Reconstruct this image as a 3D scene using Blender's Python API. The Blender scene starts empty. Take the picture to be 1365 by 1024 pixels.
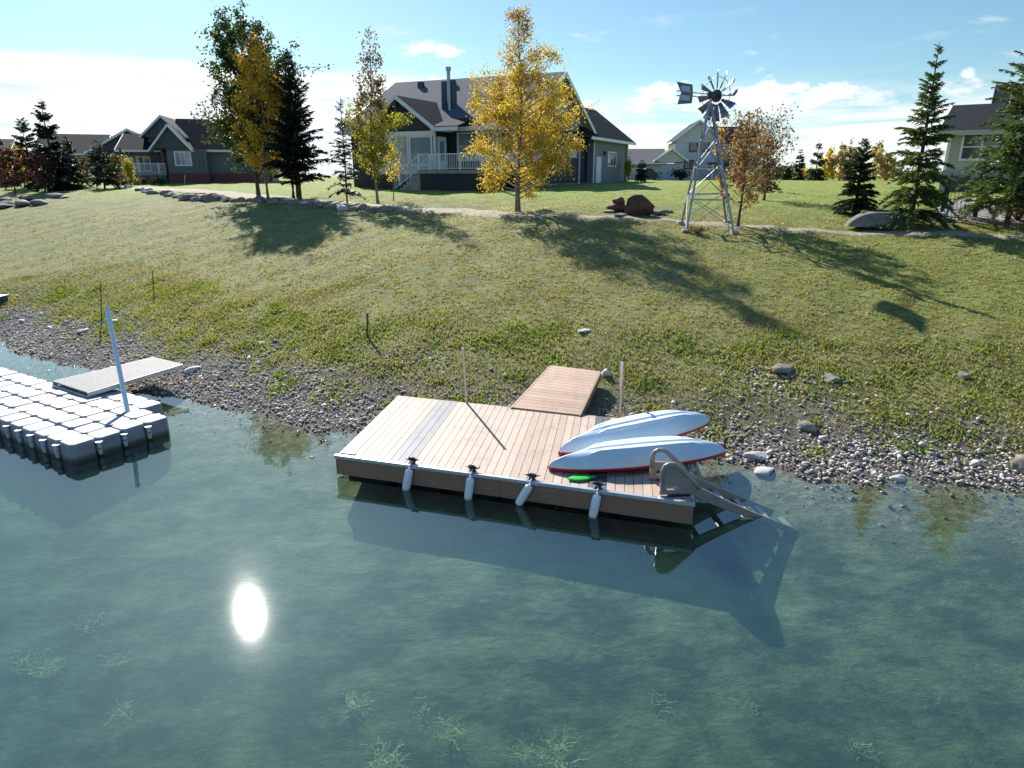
import bpy, math, random
import numpy as np
from mathutils import Vector, Matrix
R = math.radians
rng = np.random.default_rng(7)
random.seed(7)
sc = bpy.context.scene
# ---------------------------------------------------------------- camera
F = 920.0; TH = math.atan((512 - 234) / F); H = 5.0
CT, ST = math.cos(TH), math.sin(TH)
cam = bpy.data.cameras.new('camera'); cam.sensor_width = 36; cam.lens = F / 1365 * 36
cam.clip_start = 0.1; cam.clip_end = 6000
camo = bpy.data.objects.new('camera', cam); sc.collection.objects.link(camo)
camo.location = (0, 0, H); camo.rotation_euler = (math.pi / 2 - TH, 0, 0)
sc.camera = camo
# ---------------------------------------------------------------- sun and sky
SAZ, SEL = R(23.8), R(32.8)
sun = bpy.data.lights.new('sun', 'SUN'); sun.energy = 5.0; sun.angle = R(0.53); sun.color = (1.0, .955, .88)
suno = bpy.data.objects.new('sun', sun); sc.collection.objects.link(suno)
sdir = Vector((-math.sin(SAZ) * math.cos(SEL), math.cos(SAZ) * math.cos(SEL), math.sin(SEL)))
suno.rotation_euler = sdir.to_track_quat('Z', 'Y').to_euler(); suno.location = (0, 0, 40)
sc.view_settings.view_transform = 'Standard'; sc.view_settings.look = 'None'
sc.view_settings.gamma = 1; sc.view_settings.use_curve_mapping = False
sc.view_settings.exposure = 1.1
sc.cycles.use_denoising = True
sc.cycles.max_bounces = 7; sc.cycles.diffuse_bounces = 2; sc.cycles.glossy_bounces = 3
sc.cycles.transparent_max_bounces = 12; sc.cycles.volume_bounces = 0
sc.cycles.caustics_reflective = False; sc.cycles.caustics_refractive = False

class NT:
    def __init__(s, tree): s.t = tree; s.n = tree.nodes; s.l = tree.links
    def __call__(s, typ, ins=None, **kw):
        nd = s.n.new(typ)
        for k, v in kw.items(): setattr(nd, k, v)
        for k, v in (ins or {}).items():
            sock = nd.inputs[k]
            if isinstance(v, bpy.types.NodeSocket): s.l.new(v, sock)
            elif isinstance(v, bpy.types.Node): s.l.new(v.outputs[0], sock)
            else:
                if sock.type == 'RGBA' and len(v) == 3: v = (*v, 1)
                sock.default_value = v
        return nd
    def math(s, op, a, b=0.0, c=None, clamp=False):
        ins = {0: a, 1: b}
        if c is not None: ins[2] = c
        return s('ShaderNodeMath', ins, operation=op, use_clamp=clamp).outputs[0]
    def mix(s, f, a, b, blend='MIX'):
        nd = s.n.new('ShaderNodeMix'); nd.data_type = 'RGBA'; nd.blend_type = blend
        for idx, v in ((0, f), (6, a), (7, b)):
            sock = nd.inputs[idx]
            if isinstance(v, bpy.types.NodeSocket): s.l.new(v, sock)
            elif isinstance(v, bpy.types.Node): s.l.new(v.outputs[0], sock)
            else: sock.default_value = (*v, 1) if (idx > 0 and len(v) == 3) else v
        return nd.outputs[2]
    def ramp(s, fac, stops, interp='LINEAR'):
        nd = s.n.new('ShaderNodeValToRGB'); nd.color_ramp.interpolation = interp
        el = nd.color_ramp.elements
        while len(el) < len(stops): el.new(0.5)
        for e, (p, c) in zip(el, stops):
            e.position = p; e.color = (*c, 1) if len(c) == 3 else c
        s.l.new(fac if isinstance(fac, bpy.types.NodeSocket) else fac.outputs[0], nd.inputs[0])
        return nd.outputs[0]
    def smooth(s, v, a, b):
        nd = s('ShaderNodeMapRange', {0: v, 1: a, 2: b, 3: 0.0, 4: 1.0}, interpolation_type='SMOOTHSTEP')
        return nd.outputs[0]
    def noise(s, vec, scale, detail=4, rough=.55, dist=0.):
        return s('ShaderNodeTexNoise', {'Vector': vec, 'Scale': scale, 'Detail': detail, 'Roughness': rough, 'Distortion': dist}).outputs[0]

def build_world():
    w = bpy.data.worlds.new('World'); sc.world = w; w.use_nodes = True
    n = NT(w.node_tree); w.node_tree.nodes.clear()
    sky = n('ShaderNodeTexSky', sky_type='NISHITA', sun_disc=False, sun_elevation=SEL,
            sun_rotation=-SAZ, air_density=1.0, dust_density=0.35, ozone_density=2.0)
    STR = 0.053
    gen = n('ShaderNodeTexCoord').outputs['Generated']
    sep = n('ShaderNodeSeparateXYZ', {0: gen})
    x, y, z = sep.outputs
    hy = n.math('MAXIMUM', n.math('SQRT', n.math('ADD', n.math('MULTIPLY', x, x), n.math('MULTIPLY', y, y))), .05)
    el = n.math('DIVIDE', z, hy)
    az = n('ShaderNodeMath', {0: x, 1: y}, operation='ARCTAN2').outputs[0]
    v1 = n('ShaderNodeCombineXYZ', {0: n.math('MULTIPLY', az, 5.0), 1: n.math('MULTIPLY', el, 17.0), 2: 3.3}).outputs[0]
    n1 = n.noise(v1, 1.0, 9, .56, .25)
    v2 = n('ShaderNodeCombineXYZ', {0: n.math('MULTIPLY', az, 5.0), 1: n.math('MULTIPLY', el, 60.0), 2: 9.1}).outputs[0]
    n2 = n.noise(v2, 1.0, 6, .55, .3)
    def band(a, b, c, d): return n.math('MULTIPLY', n.smooth(el, a, b), n.math('SUBTRACT', 1.0, n.smooth(el, c, d)))
    # bright bank low at the left, streaks low everywhere, puffs in the middle band
    left = n.math('SUBTRACT', 1.0, n.smooth(az, -.30, .02))
    topedge = n.math('ADD', .134, n.math('MULTIPLY', n.math('SUBTRACT', n1, .5), .035))
    bank = n.math('MULTIPLY', left, n.math('SUBTRACT', 1.0, n.smooth(n.math('SUBTRACT', el, topedge), -.012, .006)))
    bank = n.math('MULTIPLY', bank, n.math('SUBTRACT', 1.0, n.math('MULTIPLY', n.smooth(n2, .48, .68), n.math('SUBTRACT', .75, n.smooth(el, .03, .08)), clamp=True)))
    rightthin = n.math('SUBTRACT', .60, n.math('MULTIPLY', n.smooth(az, .30, .42), -.04))
    cum = n.math('MULTIPLY', n.smooth(n1, n.math('SUBTRACT', n.math('ADD', .43, n.math('MULTIPLY', n.smooth(el, .05, .15), .10)), n.math('MULTIPLY', n.smooth(az, .05, -.1), .08)), .60), n.math('MULTIPLY', n.smooth(el, .03, .07), n.math('SUBTRACT', 1.0, n.smooth(n.math('SUBTRACT', el, n.math('MULTIPLY', n.smooth(az, .05, -.05), .05)), .115, .15))))
    low = n.math('MULTIPLY', n.smooth(n2, .31, .54), n.math('SUBTRACT', 1.0, n.smooth(el, .05, .13)))
    G = None
    for a0, e0, wa, we, k in ((.33, .100, .075, .026, 1.), (.20, .108, .05, .022, .9), (.62, .120, .07, .014, .8), (.32, .088, .34, .026, .92), (-.05, .115, .16, .02, .8), (.545, .112, .012, .008, .8), (-.11, .158, .07, .016, .95), (.31, .148, .05, .008, .6), (.50, .075, .14, .013, .8), (.05, .085, .2, .03, .9), (.42, .095, .04, .02, .8)):
        q = n.math('ADD', n.math('POWER', n.math('DIVIDE', n.math('ABSOLUTE', n.math('SUBTRACT', az, a0)), wa), 2.0), n.math('POWER', n.math('DIVIDE', n.math('ABSOLUTE', n.math('SUBTRACT', el, e0)), we), 2.0))
        q = n.math('MULTIPLY', n.math('EXPONENT', n.math('MULTIPLY', q, -1.0)), k)
        G = q if G is None else n.math('MAXIMUM', G, q)
    vp = n('ShaderNodeCombineXYZ', {0: n.math('MULTIPLY', az, 16.0), 1: n.math('MULTIPLY', el, 34.0), 2: 5.1}).outputs[0]
    npf = n.noise(vp, 1.0, 9, .6, .2)
    cum = n.smooth(n.math('ADD', n.math('MULTIPLY', G, .46), npf), .76, .92)
    v3 = n('ShaderNodeCombineXYZ', {0: n.math('MULTIPLY', az, 8.0), 1: n.math('MULTIPLY', el, 30.0), 2: 21.7}).outputs[0]
    n3 = n.noise(v3, 1.0, 7, .6, .4)
    wisp = n.math('MULTIPLY', n.math('MULTIPLY', n.smooth(n3, .60, .80), band(.10, .13, .20, .26)), .35)
    m = n.math('MAXIMUM', n.math('MAXIMUM', bank, cum), n.math('MAXIMUM', n.math('MULTIPLY', low, .85), wisp), clamp=True)
    # pale veil near the horizon is part of the clouds
    shade = n.ramp(n2, [(.30, (.66, .75, .86)), (.62, (1.0, 1.0, 1.0))])
    ccol = n('ShaderNodeVectorMath', {0: shade, 'Scale': .57 / STR}, operation='SCALE').outputs[0]
    skyc = n.mix(1.0, sky.outputs[0], (.78, 1.0, 1.03), 'MULTIPLY')
    # deeper, brighter blue high overhead
    up = n('ShaderNodeVectorMath', {0: skyc, 'Scale': n.math('ADD', 1.0, n.math('MULTIPLY', n.smooth(el, .25, .75), .75))}, operation='SCALE').outputs[0]
    up = n.mix(n.smooth(el, .25, .75), up, n.mix(1.0, up, (.80, .97, 1.1), 'MULTIPLY'))
    col = n.mix(m, up, ccol)
    bg = n('ShaderNodeBackground', {'Color': col, 'Strength': STR})
    n.l.new(bg.outputs[0], n('ShaderNodeOutputWorld').inputs[0])
    w.cycles.sampling_method = 'MANUAL'; w.cycles.sample_map_resolution = 512
build_world()

# ---------------------------------------------------------------- photo geometry: where a ray of the photo meets the place
def ray(px, py):
    x = (px - 682.5) / F; y = (py - 512) / F
    return np.array([x, CT - y * ST, -ST - y * CT])
def at_z(px, py, z):
    d = ray(px, py); return d * (z - H) / d[2] + np.array([0, 0, H])
def row_z(py, Y, px=682.5):
    d = ray(px, py); return H + d[2] / d[1] * Y
def col_x(px, Y, z):
    return (px - 682.5) / F * (Y * CT - (z - H) * ST)
SH = [(-300, 110), (-80, 48), (-35, 31)] + [tuple(at_z(*p, 0)[:2]) for p in
     [(0, 455), (60, 478), (110, 492), (210, 525), (330, 553), (450, 573), (700, 600), (950, 617), (1150, 640), (1365, 657)]] + [(20, 7), (60, -8), (300, -60)]
_ps = np.array([-300, -14, -8, -3, 0, 1.5, 3, 5, 8, 12, 16, 19, 25, 40, 60, 100, 3000.])
_pz = np.array([-2.0, -1.25, -.9, -.50, 0, .35, .75, 1.3, 1.95, 2.75, 3.35, 3.65, 3.95, 4.3, 4.45, 4.5, 4.5])
PS = np.arange(-40, 140, .1); PZ = np.interp(PS, _ps, _pz)
PZ = np.convolve(np.pad(PZ, 8, mode='edge'), np.ones(17) / 17, mode='valid')
def sdist(x, y):
    x = np.asarray(x, float); y = np.asarray(y, float)
    best = np.full(x.shape, 1e9); sg = np.ones(x.shape)
    for (ax, ay), (bx, by) in zip(SH[:-1], SH[1:]):
        dx, dy = bx - ax, by - ay; L = dx * dx + dy * dy
        t = np.clip(((x - ax) * dx + (y - ay) * dy) / L, 0, 1)
        d = np.hypot(x - ax - t * dx, y - ay - t * dy)
        s = np.where((dx * (y - ay) - dy * (x - ax)) > 0, 1., -1.)
        m = d < best - 1e-9; best = np.where(m, d, best); sg = np.where(m, s, sg)
    w = .18 * np.sin(x * 1.3 + 1) + .12 * np.sin(x * 2.9 + y) + .07 * np.sin(x * 6.1 + 2) 
    return best * sg + w * np.exp(-np.abs(best) / 3)
def tz(x, y):
    x = np.asarray(x, float); y = np.asarray(y, float)
    s = sdist(x, y)
    u = np.clip((s - 1.5) / 4, 0, 1) * np.clip(1 - (s - 60) / 60, 0, 1)
    b = .05 * np.sin(x * .55 + .7) * np.sin(y * .48 + x * .15) + .025 * np.sin(x * 1.7 + y * .9) + .018 * np.sin(x * 2.6 - y * 2.1) + .012 * np.sin(x * 5.2 + y * 3.7) 
    return np.interp(s, PS, PZ) + b * u
def ground(px, py):
    d = ray(px, py); t = np.arange(6, 300, .04); X = d[0] * t; Y = d[1] * t; Z = H + d[2] * t
    g = tz(X, Y); i = int(np.argmax(Z < g)); return Vector((X[i], Y[i], g[i]))
def on_ground(px, Y):
    z = 4.4
    for _ in range(4):
        x = col_x(px, Y, z); z = float(tz(x, Y))
    return Vector((x, Y, z))

# ---------------------------------------------------------------- mesh helpers
ORG = {}
class MB:
    def __init__(s): s.v = []; s.f = []; s.m = []; s.n = 0
    def add(s, vs, fs, mi=0):
        vs = [tuple(map(float, p)) for p in vs]; s.v += vs
        s.f += [tuple(i + s.n for i in f) for f in fs]; s.m += [mi] * len(fs); s.n += len(vs); return s
    def hexa(s, p, mi=0):     # 8 corners: bottom 0-3, top 4-7
        return s.add(p, [(0, 3, 2, 1), (4, 5, 6, 7), (0, 1, 5, 4), (1, 2, 6, 5), (2, 3, 7, 6), (3, 0, 4, 7)], mi)
    def box(s, lo, hi, fr=None, mi=0):   # in frame fr
        x0, y0, z0 = lo; x1, y1, z1 = hi
        p = [(x0, y0, z0), (x1, y0, z0), (x1, y1, z0), (x0, y1, z0), (x0, y0, z1), (x1, y0, z1), (x1, y1, z1), (x0, y1, z1)]
        if fr: p = [fr(*q) for q in p]
        return s.hexa(p, mi)
    def prism(s, poly, off, mi=0):      # polygon extruded by vector off
        n = len(poly); a = [Vector(p) for p in poly]; b = [p + Vector(off) for p in a]
        return s.add(a + b, [tuple(range(n))[::-1], tuple(range(n, 2 * n))] + [(i, (i + 1) % n, n + (i + 1) % n, n + i) for i in range(n)], mi)
    def tube(s, pts, rad, n=8, mi=0, cap=True):
        pts = [Vector(p) for p in pts]; k = len(pts)
        if not hasattr(rad, '__len__'): rad = [rad] * k
        vs = []; prev = None
        for i, p in enumerate(pts):
            t = (pts[min(i + 1, k - 1)] - pts[max(i - 1, 0)])
            t = t.normalized() if t.length > 1e-9 else Vector((0, 0, 1))
            if prev is None: prev = t.orthogonal().normalized()
            prev = (prev - t * prev.dot(t)).normalized(); q = t.cross(prev)
            for j in range(n):
                a = 2 * math.pi * j / n; vs.append(p + (prev * math.cos(a) + q * math.sin(a)) * rad[i])
        fs = [(i * n + j, i * n + (j + 1) % n, (i + 1) * n + (j + 1) % n, (i + 1) * n + j) for i in range(k - 1) for j in range(n)]
        if cap: fs += [tuple(range(n))[::-1], tuple(range((k - 1) * n, k * n))]
        return s.add(vs, fs, mi)
    def bar(s, a, b, w, h=None, up=(0, 0, 1), mi=0):
        a = Vector(a); b = Vector(b); h = h or w; t = (b - a).normalized(); r = t.cross(Vector(up))
        if r.length < 1e-4: r = t.orthogonal()
        r.normalize(); q = r.cross(t)
        p = [c + r * i * w / 2 + q * j * h / 2 for c in (a, b) for i, j in ((-1, -1), (1, -1), (1, 1), (-1, 1))]
        return s.hexa(p, mi)
    def build(s, name, mats, parent=None, smooth=False, origin=None, bevel=0):
        return mesh_obj(name, s.v, s.f, mats, parent, smooth, origin, s.m, bevel)
def root_org(o):
    while o.parent: o = o.parent
    return ORG.get(o.name, Vector((0, 0, 0)))
def mesh_obj(name, v, f, mats, parent=None, smooth=False, origin=None, mi=None, bevel=0):
    me = bpy.data.meshes.new(name)
    o = bpy.data.objects.new(name, me)
    if parent is not None: o.parent = parent; org = root_org(parent)
    else:
        org = Vector(origin) if origin is not None else Vector((0, 0, 0)); o.location = org; ORG[o.name] = org
    v = np.asarray(v, np.float32).reshape(-1, 3) - np.array(org, np.float32)
    if isinstance(f, np.ndarray):      # fixed size faces
        k = f.shape[1]; me.vertices.add(len(v)); me.vertices.foreach_set('co', v.ravel())
        me.loops.add(f.size); me.loops.foreach_set('vertex_index', f.astype(np.int32).ravel())
        me.polygons.add(len(f)); me.polygons.foreach_set('loop_start', np.arange(0, f.size, k, dtype=np.int32))
        me.update(calc_edges=True)
    else: me.from_pydata(v.tolist(), [], f); me.update()
    for m in (mats if isinstance(mats, (list, tuple)) else [mats]): me.materials.append(m)
    if mi is not None and len(set(mi)) > 1: me.polygons.foreach_set('material_index', np.array(mi, np.int32))
    if smooth: me.polygons.foreach_set('use_smooth', np.ones(len(me.polygons), bool))
    if bevel:
        b = o.modifiers.new('bevel', 'BEVEL'); b.width = bevel; b.segments = 2; b.limit_method = 'ANGLE'
    sc.collection.objects.link(o); return o
def tag(o, label, cat, group=None, kind=None):
    if label: o['label'] = label
    if cat: o['category'] = cat
    if group: o['group'] = group
    if kind: o['kind'] = kind
    return o
def thing(name, loc, label, cat, group=None):
    o = bpy.data.objects.new(name, None); sc.collection.objects.link(o); o.empty_display_size = .2
    o.location = loc; ORG[o.name] = Vector(loc); return tag(o, label, cat, group)
def struct(o): o['kind'] = 'structure'; return o

# ---------------------------------------------------------------- materials
def newmat(name):
    m = bpy.data.materials.new(name); m.use_nodes = True; n = NT(m.node_tree); m.node_tree.nodes.clear()
    return m, n
def out(n, sh, vol=None):
    o = n('ShaderNodeOutputMaterial'); n.l.new(sh.outputs[0] if isinstance(sh, bpy.types.Node) else sh, o.inputs[0])
    if vol: n.l.new(vol.outputs[0], o.inputs[1])
def pmat(name, c1, c2=None, scale=6., rough=.6, bump=0., bscale=None, metal=0., spec=.5, coord='Object', detail=5, stretch=(1, 1, 1), coat=0., lo=.35, hi=.65, isl=0.):
    m, n = newmat(name)
    co = n('ShaderNodeTexCoord').outputs[coord]
    v = n('ShaderNodeMapping', {'Vector': co, 'Scale': stretch}).outputs[0]
    nz = n.noise(v, scale, detail, .6)
    col = n.ramp(nz, [(lo, c1), (hi, c2 or c1)])
    if isl:
        ri = n('ShaderNodeNewGeometry').outputs['Random Per Island']
        col = n.mix(1.0, col, n.ramp(ri, [(0, (1 - isl,) * 3), (1, (1 + isl,) * 3)]), 'MULTIPLY')
    ins = {'Base Color': col, 'Roughness': rough, 'Metallic': metal, 'Specular IOR Level': spec, 'Coat Weight': coat}
    if bump:
        nb = n.noise(v, bscale or scale * 3, 5, .6)
        ins['Normal'] = n('ShaderNodeBump', {'Height': nb, 'Strength': bump, 'Distance': .02}).outputs[0]
    out(n, n('ShaderNodeBsdfPrincipled', ins)); return m
def leafmat(name, cols, trans=.45, rough=.55, patch=0.):
    m, n = newmat(name)
    ri = n('ShaderNodeNewGeometry').outputs['Random Per Island']
    if patch:
        nz = n.smooth(n.noise(n('ShaderNodeTexCoord').outputs['Object'], .9, 4, .6), .3, .7)
        ri = n.math('ADD', n.math('MULTIPLY', ri, 1 - patch), n.math('MULTIPLY', nz, patch))
    k = len(cols); col = n.ramp(ri, [(i / max(1, k - 1), c) for i, c in enumerate(cols)])
    p = n('ShaderNodeBsdfPrincipled', {'Base Color': col, 'Roughness': rough, 'Specular IOR Level': .3})
    t = n('ShaderNodeBsdfTranslucent', {'Color': n.mix(1.0, col, (1.5, 1.4, .8), 'MULTIPLY')})
    out(n, n('ShaderNodeMixShader', {0: trans, 1: p, 2: t})); return m
def siding(name, c, pitch=.16, rough=.6):
    m, n = newmat(name)
    z = n('ShaderNodeSeparateXYZ', {0: n('ShaderNodeTexCoord').outputs['Object']}).outputs[2]
    fr = n.math('FRACT', n.math('DIVIDE', z, pitch))
    nz = n.noise(n('ShaderNodeTexCoord').outputs['Object'], 3, 4)
    col = n.mix(nz, c, tuple(x * .8 for x in c))
    col = n.mix(n.math('GREATER_THAN', fr, .93), col, tuple(x * .55 for x in c))
    b = n('ShaderNodeBump', {'Height': fr, 'Strength': .5, 'Distance': .02})
    out(n, n('ShaderNodeBsdfPrincipled', {'Base Color': col, 'Roughness': rough, 'Normal': b.outputs[0]})); return m
def shingle(name, c1, c2):
    m, n = newmat(name)
    co = n('ShaderNodeTexCoord').outputs['Object']
    v = n('ShaderNodeMapping', {'Vector': co, 'Scale': (3.2, 3.2, 6.)}).outputs[0]
    nz = n.noise(v, 2.2, 6, .75); vo = n('ShaderNodeTexVoronoi', {'Vector': v, 'Scale': 1.6})
    col = n.mix(n.math('MULTIPLY', vo.outputs['Color'], .5), n.ramp(nz, [(.3, c1), (.7, c2)]), c2)
    z = n('ShaderNodeSeparateXYZ', {0: co}).outputs[2]
    fr = n.math('FRACT', n.math('DIVIDE', z, .09))
    b = n('ShaderNodeBump', {'Height': n.math('ADD', fr, nz), 'Strength': .35, 'Distance': .02})
    out(n, n('ShaderNodeBsdfPrincipled', {'Base Color': col, 'Roughness': .95, 'Specular IOR Level': .12, 'Normal': b.outputs[0]})); return m
M = {}
M['white'] = pmat('white_paint', (.78, .79, .80), (.70, .71, .73), 8, .5)
M['navy'] = siding('navy_siding', (.014, .018, .032))
M['bluegrey'] = siding('bluegrey_siding', (.16, .20, .25))
M['greysiding'] = siding('grey_siding', (.15, .16, .17))
M['slate'] = siding('slate_siding', (.07, .09, .12))
M['whitesiding'] = siding('white_siding', (.62, .63, .64))
M['beige'] = siding('beige_siding', (.47, .445, .40))
M['roof'] = shingle('charcoal_shingles', (.005, .007, .013), (.014, .019, .030))
M['roof_dark'] = shingle('dark_shingles', (.005, .007, .013), (.010, .014, .023))
M['roof_grey'] = shingle('grey_shingles', (.065, .072, .085), (.12, .13, .148))
M['roof_brown'] = shingle('brown_grey_shingles', (.15, .14, .135), (.22, .205, .19))
M['concrete'] = pmat('concrete', (.36, .35, .33), (.26, .25, .24), 3, .85, .3)
M['metal'] = pmat('galvanised_steel', (.34, .36, .39), (.22, .24, .27), 9, .38, .05, metal=.75)
M['blade'] = pmat('blade_steel', (.20, .25, .31), (.12, .16, .21), 7, .42, .05, metal=.5)
M['dark'] = pmat('dark_metal', (.03, .03, .035), (.02, .02, .022), 9, .5)
M['black'] = pmat('black_plastic', (.015, .015, .017), (.03, .03, .03), 9, .4)
M['timber'] = pmat('brown_timber', (.16, .09, .05), (.10, .055, .03), 4, .7, .3, stretch=(1, 1, .3))
M['stake'] = pmat('weathered_stake', (.13, .10, .07), (.07, .05, .035), 14, .85, .4)
M['bark'] = pmat('bark', (.10, .075, .055), (.04, .03, .024), 18, .9, .6, stretch=(1, 1, .35))
M['palebark'] = pmat('aspen_bark', (.30, .27, .20), (.13, .11, .085), 14, .85, .4, stretch=(1, 1, .6))
def glass(name, c=(.02, .03, .035), r=.06):
    m, n = newmat(name)
    nz = n.noise(n('ShaderNodeTexCoord').outputs['Object'], 1.3, 3)
    col = n.mix(nz, c, tuple(min(1, x * 2.2 + .02) for x in c))
    out(n, n('ShaderNodeBsdfPrincipled', {'Base Color': col, 'Roughness': r, 'Specular IOR Level': .8})); return m
M['glass'] = glass('window_glass'); M['glass_pale'] = glass('pale_glass', (.14, .17, .19), .08)  # second glass has a paler base colour
def brick():
    m, n = newmat('red_brick')
    b = n('ShaderNodeTexBrick', {'Vector': n('ShaderNodeMapping', {'Vector': n('ShaderNodeTexCoord').outputs['Object'], 'Rotation': (R(90), 0, 0)}).outputs[0],
          'Color1': (.20, .045, .04, 1), 'Color2': (.13, .03, .03, 1), 'Mortar': (.2, .17, .16, 1), 'Scale': 3.0, 'Mortar Size': .012})
    out(n, n('ShaderNodeBsdfPrincipled', {'Base Color': b.outputs[0], 'Roughness': .85})); return m
M['brick'] = brick()
# ================================================================ GROUND
def build_ground():
    def axis(a, b, c, d, st, n):   # fine between b and c, growing outside
        lo = b - (b - a) * (np.linspace(1, 0, n, endpoint=False) ** 2.6)
        hi = c + (d - c) * (np.linspace(0, 1, n + 1)[1:] ** 2.6)
        return np.concatenate([lo, np.arange(b, c + 1e-6, st), hi])
    xs = axis(-1500, -42, 32, 1500, .26, 46); ys = axis(-400, 3, 42, 3000, .24, 60)
    X, Y = np.meshgrid(xs, ys); Z = tz(X, Y); S = sdist(X, Y)
    v = np.stack([X, Y, Z], -1).reshape(-1, 3)
    nx, ny = len(xs), len(ys)
    i = (np.arange(ny - 1)[:, None] * nx + np.arange(nx - 1)[None]).ravel()
    f = np.stack([i, i + 1, i + nx + 1, i + nx], 1)
    m, n = newmat('ground')
    co = n('ShaderNodeTexCoord').outputs['Object']
    s = n('ShaderNodeAttribute', attribute_name='shore').outputs['Fac']
    wob = n.noise(co, .9, 5, .65)
    sw = n.math('ADD', s, n.math('MULTIPLY', n.math('SUBTRACT', wob, .5), 3.2))
    big = n.noise(co, .16, 4, .55); mid = n.noise(co, 1.1, 6, .65); fine = n.noise(co, 9.0, 6, .75); vf = n.noise(co, 34.0, 3, .7)
    # mowed lawn: dry beige-green on the upper slope, greener to the right and on the plateau
    dry = n.ramp(mid, [(.28, (.12, .13, .042)), (.5, (.20, .205, .075)), (.72, (.29, .28, .13))])
    lush = n.ramp(mid, [(.28, (.10, .14, .022)), (.5, (.17, .21, .038)), (.75, (.24, .26, .06))])
    sx = n('ShaderNodeSeparateXYZ', {0: co}).outputs[0]
    gmask = n.math('ADD', n.smooth(s, 17, 24), n.math('MULTIPLY', n.smooth(sx, 3, 13), .65))
    lush = n.mix(1.0, lush, n.mix(n.smooth(s, 16, 24), (1, 1, 1), (1.3, 1.28, 1.15)), 'MULTIPLY')
    gmask = n.math('ADD', gmask, n.math('MULTIPLY', n.math('SUBTRACT', big, .5), 1.1), clamp=True)
    lawn = n.mix(gmask, dry, lush)
    tuft = n.noise(n('ShaderNodeMapping', {'Vector': co, 'Scale': (.7, 1.3, 1)}).outputs[0], 5.5, 7, .72)
    lawn = n.mix(n.math('MULTIPLY', n.smooth(tuft, .52, .68), .8), lawn, (.27, .235, .13))
    lawn = n.mix(n.math('MULTIPLY', n.smooth(tuft, .48, .34), .85), lawn, (.045, .055, .015))
    lawn = n.mix(n.math('MULTIPLY', n.smooth(fine, .5, .3), .5), lawn, (.05, .06, .018))
    weeds = n.ramp(n.noise(co, 2.6, 7, .7), [(.25, (.07, .085, .025)), (.42, (.15, .165, .045)), (.55, (.23, .225, .08)), (.68, (.19, .15, .07)), (.8, (.30, .27, .15))])
    soil = n.ramp(n.noise(co, 16, 6, .75), [(.3, (.050, .042, .034)), (.5, (.14, .125, .11)), (.7, (.27, .25, .235))])
    bed = n.ramp(n.noise(n('ShaderNodeMapping', {'Vector': co, 'Scale': (1, 1.6, 1)}).outputs[0], 1.15, 10, .74, .12), [(.30, (.03, .04, .02)), (.44, (.10, .11, .055)), (.56, (.26, .26, .13)), (.72, (.46, .44, .25))])
    bedshallow = n.ramp(n.noise(co, 6, 8, .75), [(.3, (.07, .07, .035)), (.5, (.19, .18, .10)), (.7, (.40, .36, .25))])
    bed = n.mix(n.smooth(s, -2.2, -.7), bed, bedshallow)
    c = n.mix(n.smooth(s, -.25, .1), bed, soil)
    c = n.mix(n.smooth(sw, 1.6, 3.0), c, weeds)
    c = n.mix(n.smooth(sw, 4.6, 7.6), c, lawn)
    hgt = n.math('ADD', n.math('ADD', n.math('MULTIPLY', fine, .5), n.math('MULTIPLY', vf, .25)), n.math('MULTIPLY', tuft, 1.0))
    bp = n('ShaderNodeBump', {'Height': hgt, 'Strength': .9, 'Distance': .13})
    out(n, n('ShaderNodeBsdfPrincipled', {'Base Color': c, 'Roughness': .9, 'Specular IOR Level': .15, 'Normal': bp.outputs[0]}))
    o = mesh_obj('ground', v, f, m, smooth=True)
    a = o.data.attributes.new('shore', 'FLOAT', 'POINT'); a.data.foreach_set('value', S.ravel().astype(np.float32))
    return struct(o)
build_ground()

def build_water():
    m, n = newmat('lake_water')
    co = n('ShaderNodeTexCoord').outputs['Object']
    w1 = n.noise(n('ShaderNodeMapping', {'Vector': co, 'Scale': (1, 1.5, 1), 'Rotation': (0, 0, R(20))}).outputs[0], 4.5, 3, .5, .4)
    w2 = n.noise(co, .7, 2, .5)
    amp = n('ShaderNodeMapRange', {0: n.noise(co, .25, 2), 1: .4, 2: .7, 3: .12, 4: .8}).outputs[0]
    s = n.math('ADD', n.math('MULTIPLY', w1, amp), w2)
    bp = n('ShaderNodeBump', {'Height': s, 'Strength': .03, 'Distance': .02})
    gl = n('ShaderNodeBsdfGlossy', {'Color': (1, 1, 1, 1), 'Roughness': .026, 'Normal': bp.outputs[0]}, distribution='GGX')
    tr = n('ShaderNodeBsdfTransparent', {'Color': (.93, .97, .96, 1)})
    bk = n('ShaderNodeNewGeometry').outputs['Backfacing']
    fr = n('ShaderNodeFresnel', {'IOR': n.math('ADD', 1.72, n.math('MULTIPLY', bk, 1 / 1.72 - 1.72)), 'Normal': bp.outputs[0]})
    # seen from below the Fresnel term is kept the same, so sun and sky light enter the water
    fac = fr.outputs[0]
    sh = n('ShaderNodeMixShader', {0: fac, 1: tr, 2: gl})
    vol = n('ShaderNodeVolumePrincipled', {'Color': (.052, .096, .052, 1), 'Density': WDENS, 'Anisotropy': .15, 'Absorption Color': (.1, .25, .2, 1)})
    out(n, sh, vol)
    mb = MB().box((-420, -320, -4.5), (120, 140, 0))
    return struct(mb.build('lake_water', m))
WDENS = .95
build_water()

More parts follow.
